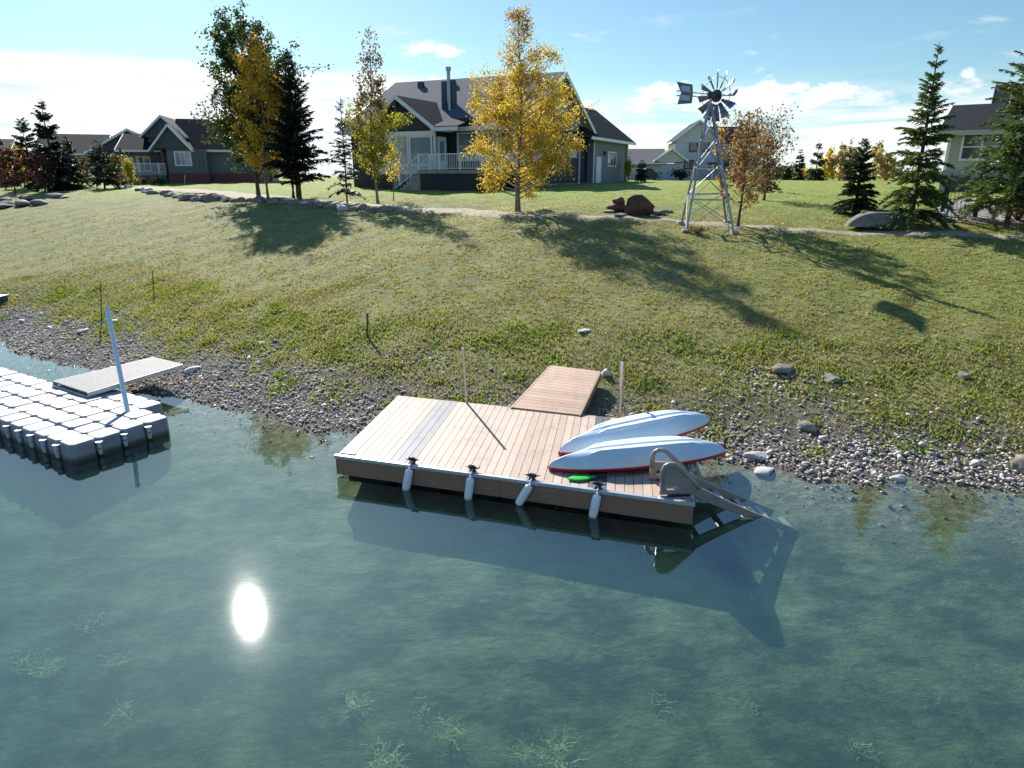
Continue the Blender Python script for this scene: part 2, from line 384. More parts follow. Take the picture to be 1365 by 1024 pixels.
def catmull(pts, k):
    P = [Vector(p) for p in pts]; P = [P[0] * 2 - P[1]] + P + [P[-1] * 2 - P[-2]]; r = []
    for i in range(1, len(P) - 2):
        for j in range(k):
            t = j / k; a, b, c, d = P[i - 1:i + 3]
            r.append(.5 * ((2 * b) + (c - a) * t + (2 * a - 5 * b + 4 * c - d) * t * t + (3 * b - a - 3 * c + d) * t ** 3))
    return r + [P[-2]]
def build_path():
    px = [(60, 253), (150, 250), (215, 252), (290, 257), (370, 264), (450, 271), (530, 278), (610, 282), (700, 287), (800, 290), (900, 295), (1000, 303), (1100, 309), (1230, 312), (1365, 317), (1500, 325)]
    c = catmull([ground(*p) for p in px], 14); K = 8
    v = []; rr = np.random.default_rng(3)
    for i, p in enumerate(c):
        t = (c[min(i + 1, len(c) - 1)] - c[max(i - 1, 0)]); t.z = 0; t.normalize(); q = Vector((-t.y, t.x, 0))
        f = i / len(c)
        w = .9 if f < .3 else (.6 if f < .55 else .30)
        a = -w * (1 + rr.normal() * .09); b = w * (1 + rr.normal() * .09) * (1.5 if f < .3 else 1)
        for j in range(K + 1):
            o = p + q * (a + (b - a) * j / K)
            v.append((o.x, o.y, float(tz(o.x, o.y)) + (.035 if 0 < j < K else .0)))
    f = [(i * (K + 1) + j, (i + 1) * (K + 1) + j, (i + 1) * (K + 1) + j + 1, i * (K + 1) + j + 1) for i in range(len(c) - 1) for j in range(K)]
    m = pmat('path_gravel', (.17, .14, .085), (.36, .30, .21), 7, .95, .7, 40, detail=8, lo=.3, hi=.7)
    return struct(mesh_obj('gravel_path', v, f, m, smooth=True))
build_path()

# ---------------------------------------------------------------- stones
def ico(sub):
    import bmesh
    bm = bmesh.new(); bmesh.ops.create_icosphere(bm, subdivisions=sub, radius=1)
    v = np.array([p.co[:] for p in bm.verts]); f = np.array([[q.index for q in p.verts] for p in bm.faces]); bm.free(); return v, f
def rot_z(a):
    c, s = np.cos(a), np.sin(a); o = np.zeros_like(a); l = np.ones_like(a)
    return np.stack([c, -s, o, s, c, o, o, o, l], -1).reshape(-1, 3, 3)
def rand_rot(n, tilt, g=rng):
    a = g.uniform(0, 2 * np.pi, n); b = g.normal(0, tilt, n); c, s = np.cos(b), np.sin(b); o = np.zeros(n); l = np.ones(n)
    X = np.stack([l, o, o, o, c, -s, o, s, c], -1).reshape(-1, 3, 3)
    return rot_z(a) @ X @ rot_z(g.uniform(0, 6.28, n))
def scatter(base_v, base_f, pos, scl, rot):
    n = len(pos); V = np.einsum('nij,nkj->nki', rot, base_v[None] * scl[:, None, :]) + pos[:, None, :]
    Fc = (base_f[None] + (np.arange(n) * len(base_v))[:, None, None]).reshape(-1, base_f.shape[1])
    return V.reshape(-1, 3), Fc
def stone_mat():
    m, n = newmat('shore_stone')
    ri = n('ShaderNodeNewGeometry').outputs['Random Per Island']; co = n('ShaderNodeTexCoord').outputs['Object']
    c = n.ramp(ri, [(0, (.13, .13, .135)), (.2, (.30, .29, .28)), (.4, (.42, .40, .385)), (.55, (.38, .31, .27)), (.7, (.21, .20, .195)), (.85, (.56, .545, .52)), (1, (.33, .28, .22))])
    nz = n.noise(co, 22, 5, .7)
    c = n.mix(1.0, c, n.ramp(nz, [(.3, (.62, .6, .58)), (.7, (1.15, 1.15, 1.15))]), 'MULTIPLY')
    wz = n('ShaderNodeSeparateXYZ', {0: n('ShaderNodeNewGeometry').outputs['Position']}).outputs[2]
    wet = n.math('SUBTRACT', 1.0, n.smooth(n.math('ADD', wz, n.math('MULTIPLY', nz, .03)), .02, .075))
    c = n.mix(1.0, c, (1.40, 1.32, 1.22), 'MULTIPLY'); c = n.mix(wet, c, n.mix(1.0, c, (.42, .38, .28), 'MULTIPLY'))
    bp = n('ShaderNodeBump', {'Height': nz, 'Strength': .4, 'Distance': .01})
    out(n, n('ShaderNodeBsdfPrincipled', {'Base Color': c, 'Roughness': n.math('SUBTRACT', .78, n.math('MULTIPLY', wet, .5)), 'Normal': bp.outputs[0]})); return m
M['stone'] = stone_mat()
IV, IF = ico(1)
def inpoly(x, y, P):
    r = np.ones(np.shape(x), bool)
    for i in range(len(P)):
        a, b = P[i], P[(i + 1) % len(P)]; r &= ((b[0] - a[0]) * (y - a[1]) - (b[1] - a[1]) * (x - a[0])) > 0
    return r
GANG = [at_z(*q)[:2] for q in ((676, 552, .43), (785, 566, .43), (806, 497, .9), (733, 484, .9))]
def in_gangway(x, y): return inpoly(x, y, GANG)
def shorew(x): return np.interp(x, [-16, -9, -4, 0, 3, 9], [1.7, 1.7, 1.5, 1.05, .9, .95])
def pebbles():
    g = np.random.default_rng(11)
    V = []; Fs = []; off = 0
    for var, (N, smin, smax, lo, hi) in enumerate([(46000, -1.9, 3.6, .014, .034), (12000, -1.6, 3.4, .026, .052), (500, -1.2, 3.0, .05, .09)]):
        x = g.uniform(-24, 17, N * 5); y = g.uniform(2, 30, N * 5); s = sdist(x, y)
        k = (s > smin) & (s < smax)
        nz = .5 + .5 * np.sin(x * 1.9 + 1.3 * np.sin(y * 1.7)) * np.sin(y * 1.3 + x * .7)
        W0 = shorew(x) * (.55 + .6 * nz); p = np.where(s < 0, np.exp(s * 3.0) * .35, np.where(s < W0, 1.0, np.exp(-(s - W0) * 2.0)))
        # patches of loose stone higher up the bank
        for cx, cy, r in patches: p = np.maximum(p, .5 * np.exp(-((x - cx) ** 2 + (y - cy) ** 2) / r ** 2))
        dist = np.hypot(x, y - 0)
        k &= g.random(len(x)) < p
        x, y, s = x[k][:N], y[k][:N], s[k][:N]
        n = len(x); r = (lo + (hi - lo) * g.random(n) ** 2) * np.interp(x, [-3, 3], [1., 1.15])
        bv = IV * (1 + .18 * np.sin(IV[:, [1]] * 4 + var) * np.cos(IV[:, [0]] * 3 + var * 2)) 
        bf = IF
        sc_ = np.stack([r * g.uniform(.9, 1.5, n), r * g.uniform(.7, 1.1, n), r * g.uniform(.45, .8, n)], 1)
        ug = in_gangway(x, y); x, y, r, sc_, s = x[~ug], y[~ug], r[~ug], sc_[~ug], s[~ug]; n = len(x)
        z = tz(x, y) + r * np.where(s < 0, g.uniform(-.5, .1, n), g.uniform(-.05, .5, n)) + (.03 * g.random(n) if var == 0 else 0)
        v, f = scatter(bv, bf, np.stack([x, y, z], 1), sc_, rand_rot(n, .4, g))
        V.append(v); Fs.append(f + off); off += len(v)
    o = mesh_obj('shore_pebbles', np.concatenate(V), np.concatenate(Fs), M['stone'], smooth=True)
    tag(o, 'grey rounded pebbles and cobbles lining the waterline of the lake bank', 'pebbles', kind='stuff')
patches = [(*ground(1040, 500)[:2], 1.1), (*ground(1075, 512)[:2], .9), (*ground(25, 395)[:2], 1.6), (*ground(530, 470)[:2], 1.3), (*ground(330, 470)[:2], 1.2)]
pebbles()

IV2, IF2 = ico(3)
def rock_mesh(seed, sx, sy, sz, rough=.16):
    g = np.random.default_rng(seed); v = IV2.copy()
    for k in range(5):   # planar cuts give broken faces
        d = g.normal(size=3); d /= np.linalg.norm(d); t = v @ d; lim = g.uniform(.55, .85); v = v - np.outer(np.maximum(t - lim, 0), d)
    w = g.normal(size=(4, 3)) * 2.6; ph = g.uniform(0, 6, 4)
    v = v * (1 + rough * (np.sin(v @ w.T + ph)).mean(1, keepdims=True))
    v = v * (1 + .03 * np.sin(v @ (g.normal(size=(3, 1)) * 9)))
    return v * [sx, sy, sz]
def rock(name, p, size, mat, label, cat, group, seed, rot=None, sink=.3):
    v = rock_mesh(seed, *size); a = rot if rot is not None else seed * 1.7
    c, s = math.cos(a), math.sin(a); v = v @ np.array([[c, s, 0], [-s, c, 0], [0, 0, 1]])
    p = Vector(p); p.z += size[2] * (1 - 2 * sink)
    return tag(mesh_obj(name, v + np.array(p), IF2, mat, None, True, p), label, cat, group)
M['rock'] = pmat('grey_rock', (.09, .075, .06), (.27, .245, .21), 2.6, .85, .8, 9, detail=8)
M['rock_pale'] = pmat('pale_rock', (.34, .33, .31), (.52, .51, .48), 2.6, .85, .6, 9, detail=8)
M['rock_red'] = pmat('rust_brown_rock', (.07, .032, .022), (.15, .065, .045), 3, .85, .8, 8, detail=8)
def stones():
    sp = [((1010, 611), (.28, .14, .09), 'rock_pale', 'long pale stone at the waterline just right of the kayak tips'),
          ((1018, 631), (.24, .17, .07), 'rock_pale', 'yellowish flat slab lying half in the shallow water beside the pool ladder'),
          ((1197, 640), (.15, .11, .06), 'rock_pale', 'bright cream stone lying alone in the shallows right of the ladder'),
          ((1041, 494), (.36, .22, .12), 'rock', 'dark grey boulder half sunk in the bank above the kayaks'),
          ((1108, 507), (.22, .16, .10), 'rock', 'grey boulder in the loose stone patch at the thin twig'),
          ((778, 441), (.24, .16, .03), 'rock_pale', 'flat pale stone in the mowed lawn above the brown gangway'),
          ((257, 494), (.25, .17, .08), 'rock_pale', 'pale flat stone right of the white gangplank end'),
          ((112, 442), (.25, .16, .08), 'rock_pale', 'pale flat stone on the pebble bank beside the leftmost stake'),
          ((807, 500), (.17, .13, .13), 'rock_pale', 'white stone at the upper right corner of the brown gangway'),
          ((1283, 502), (.17, .12, .09), 'rock', 'small grey stone alone in the weeds at the far right of the bank'),
          ((1075, 571), (.20, .14, .12), 'rock', 'bluish grey stone in the weeds above the right shore pebbles'),
          ((1362, 625), (.22, .2, .2), 'rock', 'rounded grey stone cut by the right picture edge at the shore'),
          ((560, 547), (.0, .0, .0), '', '')]
    for i, (p, s, m, l) in enumerate(sp):
        if s[0]: rock('boulder', ground(*p), s, M[m], l, 'stone', 'larger stones on the lake bank', 40 + i, rot=.2 * i, sink=.42)
    # the stone edging of the path, one object per stone
    line = catmull([ground(*p) for p in [(166, 250), (190, 255), (215, 260), (245, 265), (270, 268), (300, 268), (340, 269), (380, 272), (430, 276), (480, 280), (522, 282)]], 6)
    g = random.Random(5)
    for i, p in enumerate(line):
        if 3 <= i <= 4: continue
        k = 1.25 if 17 < i < 30 else .9
        s = (g.uniform(.26, .5) * k, g.uniform(.2, .34) * k, g.uniform(.14, .27) * k)
        q = Vector((p.x + g.uniform(-.25, .25), p.y + g.uniform(-.3, .3), 0)); q.z = float(tz(q.x, q.y)) - .02
        rock('edging_stone', q, s, M['rock' if g.random() < .85 else 'rock_pale'], 'flat grey stone in the row edging the gravel path left of the yellow trees', 'stone', 'stones edging the gravel path', 100 + i, rot=g.uniform(-.4, .4))
    for i, (p, s) in enumerate([((8, 277), (.8, .5, .3)), ((30, 275), (.75, .5, .28)), ((52, 273), (.6, .4, .25)), ((6, 268), (.5, .4, .2)), ((35, 267), (.6, .4, .22)), ((70, 264), (.8, .4, .28)), ((86, 264), (.3, .25, .12))]):
        rock('boulder', ground(*p), s, M['rock'], 'grey boulder in the rock bed at the far left edge of the lawn', 'stone', 'rock bed at the left edge', 200 + i)
    for i, px in enumerate([46, 56, 66, 76, 84, 92]):
        rock('boulder', ground(px, 249.5), (.7, .4, .2), M['rock_pale' if i % 2 else 'rock'], 'low rock under the tall spruce beside the blue house', 'stone', 'rocks under the left spruces', 230 + i)
    # rock ornament beyond the path
    b = ground(851, 286)
    rock('boulder', b, (.78, .46, .42), M['rock_red'], 'large rust brown domed boulder left of the windmill', 'stone', None, 301, rot=.1, sink=.12)
    b2 = ground(822, 282)
    rock('boulder', b2, (.42, .34, .22), M['rock_red'], 'lower dark brown rock of the small pile left of the domed boulder', 'stone', None, 302, rot=.3, sink=.2)
    b3 = Vector((b2.x + .05, b2.y, b2.z + .3)); rock('boulder', b3, (.34, .28, .2), M['rock_red'], 'upper dark brown rock lying on the small pile left of the domed boulder', 'stone', None, 303, rot=1, sink=.25)
    for i, (p, s) in enumerate([((812, 284), (.28, .2, .1)), ((828, 288), (.4, .25, .08)), ((873, 286), (.26, .2, .12)), ((882, 286), (.22, .2, .14)), ((890, 284), (.22, .15, .1)), ((838, 283), (.2, .2, .1))]):
        rock('boulder', ground(*p), s, M['rock'], 'small grey rock lying round the rust brown boulder', 'stone', 'small rocks round the brown boulder', 310 + i)
stones()

# ---------------------------------------------------------------- grass
def blades(name, x, y, hgt, wid, mat, label, g, lean=.5):
    n = len(x); z = tz(x, y) - .01; a = g.uniform(0, 2 * np.pi, n); la = g.uniform(0, 2 * np.pi, n); L = hgt * g.uniform(.6, 1.25, n); ln = L * lean * g.random(n)
    p = np.stack([x, y, z], 1); w = np.stack([np.cos(a), np.sin(a), np.zeros(n)], 1) * (wid * g.uniform(.7, 1.3, n))[:, None]
    mid = p + np.stack([np.cos(la) * ln * .35, np.sin(la) * ln * .35, L * .6], 1)
    tip = p + np.stack([np.cos(la) * ln, np.sin(la) * ln, L], 1)
    v = np.stack([p - w, p + w, mid + w * .8, mid - w * .8, tip], 1).reshape(-1, 3)
    i = np.arange(n) * 5
    f = np.concatenate([np.stack([i, i + 1, i + 2], 1), np.stack([i, i + 2, i + 3], 1), np.stack([i + 3, i + 2, i + 4], 1)])
    o = mesh_obj(name, v, f, mat); return tag(o, label, 'grass', kind='stuff')
def grass():
    g = np.random.default_rng(21)
    def field(N, x0, x1, y0, y1, fn):
        x = g.uniform(x0, x1, N); y = g.uniform(y0, y1, N)
        ok = (np.abs(x) < .80 * y + 2) & ~in_gangway(x, y); x, y = x[ok], y[ok]; s = sdist(x, y)
        k = g.random(len(x)) < fn(x, y, s); return x[k], y[k]
    def nzf(x, y, a=1.): return .5 + .25 * (np.sin(x * 2.1 * a + 2 * np.sin(y * 1.3 * a)) + np.sin(y * 2.7 * a + 1.5 * np.sin(x * 1.9 * a + 1)))
    def lawn(x, y, s): return np.clip((s - 3.5) / 3, 0, 1) * np.clip((34 - y) / 16, .08, 1) * np.where((s > 17), .55, 1) * (.35 + .65 * nzf(x, y))
    x, y = field(130000, -32, 27, 10, 40, lawn)
    _n = 7; _r = g.uniform(.015, .05, len(x)); x = (x[:, None] + g.normal(0, 1, (len(x), _n)) * _r[:, None]).ravel(); y = (y[:, None] + g.normal(0, 1, (len(y), _n)) * _r[:, None]).ravel()
    m = leafmat('lawn_blades', [(.13, .16, .03), (.22, .22, .06), (.33, .30, .14), (.20, .20, .055), (.42, .37, .22)], .4, patch=.4)
    blades('lawn_grass', x, y, .06, .010, m, 'short dry mowed grass of the sloping lawn', g, .9)
    def weed(x, y, s):
        nz = nzf(x, y); return np.clip((s - shorew(x) * (.45 + .5 * nz)) / 1.3, 0, 1) * np.clip((5.6 + 3.2 * nzf(x, y, .35) - s) / 3, 0, 1) * (.3 + .7 * nz)
    x, y = field(420000, -24, 18, 8, 28, weed)
    m2 = leafmat('bank_weeds', [(.10, .13, .035), (.16, .20, .055), (.23, .25, .08), (.20, .15, .09), (.30, .27, .15), (.37, .34, .23), (.18, .19, .07)], .35, patch=.5)
    blades('bank_weeds', x, y, .065, .012, m2, 'low green and brown weeds on the bank above the pebbles', g, 1.3)
    # leafy clumps in the weeds
    K = 520; cx, cy = field(K * 9, -24, 18, 8, 26, lambda x, y, s: ((s > shorew(x) * .7) & (s < 5.2)) * nzf(x, y, 1.7) ** 2 * .8)
    cx, cy = cx[:K], cy[:K]; n = 90
    r = g.uniform(.1, .45, len(cx)); X = (cx[:, None] + g.normal(0, 1, (len(cx), n)) * r[:, None]).ravel(); Y = (cy[:, None] + g.normal(0, 1, (len(cx), n)) * r[:, None]).ravel(); _k = ~in_gangway(X, Y); X, Y = X[_k], Y[_k]
    m3 = leafmat('leafy_weeds', [(.09, .14, .035), (.14, .20, .045), (.21, .26, .06), (.18, .17, .07), (.26, .27, .10)], .45, patch=.5)
    blades('leafy_weeds', X, Y, .085, .018, m3, 'bright green leafy weed clumps among the stones of the bank', g, 1.6)
grass()
# ================================================================ THE WOODEN DOCK
DZ = .40
FLc = at_z(450, 606, DZ); FRc = at_z(922, 669, DZ); BLc = at_z(530, 528, DZ)
DU = (FRc - FLc)[:2]; DL = float(np.linalg.norm(DU)); DU = DU / DL
DV = (BLc - FLc)[:2]; DW = float(np.linalg.norm(DV)); DV = DV / DW
def dk(u, v, z=0.): return Vector((FLc[0] + DU[0] * u + DV[0] * v, FLc[1] + DU[1] * u + DV[1] * v, z))
def boardmat(name, c1, c2, s=.5):
    m, n = newmat(name)
    ri = n('ShaderNodeNewGeometry').outputs['Random Per Island']; co = n('ShaderNodeTexCoord').outputs['Object']
    v = n('ShaderNodeMapping', {'Vector': co, 'Rotation': (0, 0, R(9)), 'Scale': (26, 1.4, 10)}).outputs[0]
    nz = n.noise(v, 1.2, 6, .7); st = n.noise(co, 2.2, 5, .65)
    c = n.mix(n.math('MULTIPLY', ri, s), c1, c2); c = n.mix(1.0, c, n.ramp(nz, [(.3, (.86, .86, .86)), (.7, (1.06, 1.06, 1.06))]), 'MULTIPLY')
    c = n.mix(1.0, c, n.ramp(st, [(.34, (.80, .80, .82)), (.5, (1, 1, 1))]), 'MULTIPLY')
    bp = n('ShaderNodeBump', {'Height': nz, 'Strength': .15, 'Distance': .004})
    out(n, n('ShaderNodeBsdfPrincipled', {'Base Color': c, 'Roughness': .6, 'Specular IOR Level': .28, 'Normal': bp.outputs[0]})); return m
M['deck'] = boardmat('tan_composite_boards', (.45, .34, .27), (.37, .27, .21), 1.)
M['deckgrey'] = boardmat('grey_composite_boards', (.25, .235, .24), (.20, .19, .20), 1.)
M['fascia'] = pmat('brown_fascia', (.28, .17, .115), (.22, .13, .09), 5, .55, .1, stretch=(1, 1, 4), lo=.3, hi=.7)
M['alu'] = pmat('aluminium_trim', (.55, .57, .60), (.45, .47, .5), 9, .32, metal=.6)
M['float'] = pmat('black_float', (.012, .012, .014), (.03, .03, .03), 8, .6)
def build_dock():
    t = thing('wooden_dock', dk(0, 0, 0), 'large tan composite board dock with white fenders along its front edge', 'dock')
    mb = MB(); g = random.Random(2); pitch = DL / 42
    grey = [MB(), MB()]
    for i in range(42):
        a, b = i * pitch + .004, (i + 1) * pitch - .004
        isg = 7 <= i <= 9 or 31 <= i <= 32
        # grey boards follow the skew of the strip seen in the photograph
        (grey[i > 20] if isg else mb).box((a, .02, DZ - .028), (b, DW + .03, DZ + g.uniform(-.0015, .0015)), dk)
    mb.build('decking', M['deck'], t)
    for gi, gm in enumerate(grey): gm.build('grey_boards', M['deckgrey'] if gi == 0 else boardmat('shaded_grey_boards', (.10, .10, .11), (.07, .07, .08), 1.), t)['label'] = ('wide strip of grey deck boards', 'narrow strip of grey deck boards with shade painted into their colour')[gi]  # shadow over the second strip is put into its darker board colour
    f = MB().box((0.0, -.03, .045), (DL * .497, 0.012, DZ - .055), dk).box((DL * .503, -.03, .045), (DL, .012, DZ - .055), dk)
    f.box((DL * .49, -.022, .05), (DL * .51, .005, DZ - .06), dk)
    f.build('front_fascia', M['fascia'], t, bevel=.004)
    MB().box((-.03, -.03, .04), (-.002, DW, DZ - .035), dk).build('side_fascia', M['fascia'], t)
    MB().box((DL + .002, -.03, .04), (DL + .03, DW, DZ - .035), dk).build('side_fascia', M['fascia'], t)
    MB().box((-.03, DW + .03, .08), (DL + .03, DW + .06, DZ - .035), dk).build('back_fascia', M['fascia'], t)
    tr = MB().box((-.045, -.06, DZ - .05), (DL + .045, .016, DZ + .006), dk).box((-.045, -.066, DZ - .032), (DL + .045, -.0595, DZ - .018), dk)
    tr.build('edge_trim', M['alu'], t, bevel=.004)
    fl = MB()
    for i in range(6):
        a = .12 + i * (DL - .2) / 6; fl.box((a, .12, -.14), (a + .8, DW - .1, DZ - .06), dk)
    fl.build('float', M['float'], t, bevel=.03)
    MB().box((.03, .06, DZ + .004), (.30, .14, DZ + .02), dk).build('corner_plate', M['metal'], t, bevel=.005)
    return t
dock = build_dock()
# cleats and fenders: u along the front edge, sideways swing
FEND = [((548, 617), (541, 650), 'white fender nearest the left corner of the tan dock'),
        ((629, 628), (622, 661), 'second white fender from the left, hanging upright from the dock'),
        ((709, 636), (686, 667), 'third white fender from the left, swung out at a slant'),
        ((797, 652), (790, 686), 'rightmost white fender, hanging below the green paddle blade')]
M['fender'] = pmat('white_vinyl', (.86, .87, .88), (.78, .79, .80), 7, .38, .03)
M['rope'] = pmat('dark_rope', (.02, .022, .03), (.06, .06, .07), 60, .9, .6)
M['ropew'] = pmat('white_rope', (.7, .7, .68), (.5, .5, .48), 60, .9, .6)
def uv_of(p):
    A = np.array([[DU[0], DV[0]], [DU[1], DV[1]]]); return np.linalg.solve(A, np.array([p[0] - FLc[0], p[1] - FLc[1]]))
for i, (a, b, lab) in enumerate(FEND):
    u = float(uv_of(at_z(*a, DZ + .03))[0])
    # cleat, a part of the dock
    c = MB(); c.box((u - .05, .035, DZ + .003), (u + .05, .085, DZ + .02), dk)
    c.tube([dk(u - .02, .06, DZ + .01), dk(u - .02, .06, DZ + .05)], .011).tube([dk(u + .02, .06, DZ + .01), dk(u + .02, .06, DZ + .05)], .011)
    c.tube([dk(u - .13, .06, DZ + .075), dk(u - .07, .06, DZ + .056), dk(u, .06, DZ + .052), dk(u + .07, .06, DZ + .056), dk(u + .13, .06, DZ + .075)], [.008, .013, .015, .013, .008])
    c.build('cleat', M['black'], dock, smooth=True)
    top = dk(u + .0, -.085, DZ - .02)
    # swing: find the lower end on the plane 10 cm in front of the fascia
    lean = {0: -.09, 1: -.06, 2: -.21, 3: -.07}[i]
    L = .43; r = .068; h = math.sqrt(L * L - lean * lean)
    bot = dk(u + lean, -.11, DZ - .03 - h)
    t = thing('fender', top, lab, 'fender', 'white fenders along the dock front')
    ax = (bot - top); prof = [(0, .016), (.03, .02), (.07, .03), (.10, .055), (.15, r * .97), (.25, r), (.5, r * 1.02), (.75, r), (.88, r * .95), (.94, .055), (.975, .03), (1.0, .018)]
    MB().tube([top + ax * q for q, _ in prof], [w for _, w in prof], 20).build('fender_body', M['fender'], t, smooth=True)
    rp = MB(); rr = random.Random(i)
    rp.tube([top + ax * .02, top + Vector((0, 0, .03)), dk(u, -.05, DZ + .022), dk(u, .03, DZ + .04)], .009, 6)
    rp.build('line', M['ropew'], t, smooth=True)
    pts = []
    for k in range(34):
        q = k / 33 * 6.28 * 4.5; pts.append(dk(u + (.03 + .055 * rr.random()) * math.sin(q * 1.13 + rr.uniform(-.3, .3)), .06 + .028 * math.sin(q * 2 + .6), DZ + .03 + .03 * rr.random() + .0012 * k))
    MB().tube(pts, .0095, 6).build('knotted_line', M['rope'], t, smooth=True)

# mooring poles of the dock
def pole(base, top, r, mat, name, label, cat, low=-.2, group=None, cap=True):
    base = Vector(base); top = Vector(top); d = (top - base).normalized()
    foot = base + d * ((low - base.z) / d.z)
    t = thing(name, foot, label, cat, group)
    MB().tube([foot, top], r, 14).build('shaft', mat, t, smooth=False)
    c = MB(); c.tube([top, top + d * .02], r * 1.12, 14); c.build('end_cap', mat, t)
    q = base + Vector((0, 0, .03))
    return t
pole((*at_z(622, 537, DZ)[:2], DZ), (*at_z(617, 465, 1.74)[:2], 1.74), .024, pmat('pinkish_steel_pipe', (.62, .56, .53), (.48, .43, .41), 9, .35, metal=.6), 'mooring_pole', 'thin pinkish steel pole leaning at the back left of the tan dock', 'pole', low=.1)
M['pipe'] = pmat('steel_pipe', (.62, .64, .66), (.45, .46, .48), 9, .3, metal=.7)
pole((*at_z(826, 560, .3)[:2], .3), (*at_z(829, 484, 1.62)[:2], 1.62), .03, M['pipe'], 'mooring_pole', 'shiny steel pole standing behind the upturned kayaks', 'pole', low=.1)

# gangway from the dock to the bank
def build_gangway():
    A = at_z(683, 543, DZ + .03); B = at_z(772, 553, DZ + .03); D = at_z(735, 487, .92); C = at_z(800, 495, .92)
    A, B, C, D = [Vector(p) for p in (A, B, C, D)]
    t = thing('gangway', (A + B) / 2, 'short brown board gangway leading from the tan dock up the bank', 'gangway')
    mb = MB(); n = 16
    nrm = (B - A).cross(D - A).normalized() * -.035
    for i in range(n):
        a, b = (i + .03) / n, (i + .97) / n
        p = [A.lerp(D, a), B.lerp(C, a), B.lerp(C, b), A.lerp(D, b)]
        if nrm.z > 0: nr = -nrm
        else: nr = nrm
        mb.hexa([q + nr for q in p] + p)
    mb.build('decking', M['gangdeck'], t)
    for P, Q, s in ((A, D, -1), (B, C, 1)):
        side = (B - A).normalized() * s * .018
        MB().bar(P + side + Vector((0, 0, -.075)), Q + side + Vector((0, 0, -.075)), .035, .15).build('side_board', M['fascia'], t)
    MB().bar(D + Vector((0, 0, -.08)), C + Vector((0, 0, -.08)), .035, .14).build('end_board', M['fascia'], t)
M['gangdeck'] = boardmat('brown_gangway_boards', (.56, .37, .25), (.44, .28, .19), 1.)
build_gangway()

# ---------------------------------------------------------------- kayaks lying bottom up
M['hull'] = pmat('pale_blue_white_hull', (.58, .66, .71), (.53, .62, .68), 1.6, .34, .03, coat=.2)
M['kred'] = pmat('red_deck', (.50, .02, .04), (.38, .015, .03), 5, .35)
def kayak(tipL, tipR, zl, zr, W, Hh, label, roll=0.):
    a = Vector(at_z(*tipL, zl)); b = Vector(at_z(*tipR, zr)); t = thing('kayak', (a + b) / 2, label, 'kayak', 'upturned kayaks on the dock')
    ax = b - a; L = ax.length; ax.normalize(); sd = Vector((-ax.y, ax.x, 0)).normalized(); up = sd.cross(ax) * -1
    up = ax.cross(sd)
    if roll: q = Matrix.Rotation(roll, 3, ax); sd = q @ sd; up = q @ up
    NS, NC = 56, 48; vs = []; vr = []
    def width(s): return W / 2 * max(0.02, (1 - abs(2 * s - 1.02) ** 2.3)) ** .78
    def height(s): return Hh * max(.03, (1 - abs(2 * s - 1) ** 3.2)) ** .55
    for i in range(NS + 1):
        s = .003 + .994 * i / NS; w = width(s); h = height(s); c = a + ax * (L * s)
        sheer = .07 * (2 * s - 1) ** 2      # the deck line dips at the ends when upside down
        for j in range(NC + 1):
            q = -1 + 2 * j / NC                     # across
            ang = abs(q)
            en = max(0, 1 - (abs(s - .54) / .44) ** 2.5); prof = (1 - ang ** (1.15 + 1.25 * en)) ** .66
            y = q * w * (1 - .0 * ang)
            zz = h * prof
            # raised tapering strakes: centre keel and one each side
            env = max(0, 1 - ((s - .52) / .36) ** 4)
            for k0, wd, hh, ln in ((0, .11, .040, 1.0), (.42, .10, .036, .86), (-.42, .10, .036, .86)):
                e = max(0, 1 - (abs(s - .53) / (.36 * ln)) ** 3); wdd = wd * (.08 + 1.1 * e)
                d = abs(q - k0) / wdd
                if e > 0:
                    lev = h * ((1.05 if k0 == 0 else .99)) ; kk = 1 if d < 1 else max(0, 1 - (d - 1) / .35); zz = max(zz, zz + (lev - zz) * kk * min(1, e * 2.5))
            # soft hollows near the ends
            zz -= .02 * math.exp(-((s - .16) / .07) ** 2) * (1 - q * q) * (1 if q > 0 else .4)
            vs.append(c + sd * y + up * (zz + .05 - sheer * .4))
    f = [(i * (NC + 1) + j, (i + 1) * (NC + 1) + j, (i + 1) * (NC + 1) + j + 1, i * (NC + 1) + j + 1) for i in range(NS) for j in range(NC)]
    mesh_obj('hull', [tuple(p) for p in vs], f, M['hull'], t, True)
    # red deck: a rim round the edge and the shallow deck beneath
    v2 = []
    for i in range(NS + 1):
        s = .003 + .994 * i / NS; w = width(s) ; c = a + ax * (L * s); sheer = .028 * (2 * s - 1) ** 2
        for y, z in ((-w * 1.0 - .008, .055 - sheer), (-w - .012, .022 - sheer), (-w * .82, -.035), (-w * .3, -.075), (w * .3, -.075), (w * .82, -.035), (w + .012, .022 - sheer), (w * 1.0 + .008, .055 - sheer)):
            v2.append(c + sd * y + up * z)
    f2 = [(i * 8 + j, i * 8 + (j + 1) % 8, (i + 1) * 8 + (j + 1) % 8, (i + 1) * 8 + j) for i in range(NS) for j in range(7)]
    mesh_obj('deck', [tuple(p) for p in v2], f2, M['kred'], t, True)
    # carry handle cord at the bow
    MB().tube([a + ax * .1 + up * .02, a + ax * .02 + up * .05, a - ax * .02 + up * .01], .008, 6).build('bow_handle', M['black'], t)
    return t
kayak((731, 625), (966, 602), .44, .52, .74, .27, 'front upturned kayak, pale blue hull with red rim, behind the green paddle', R(0))
kayak((745, 605), (945, 562), .46, .62, .76, .30, 'rear upturned kayak, pale blue hull nearest the shore', R(0))
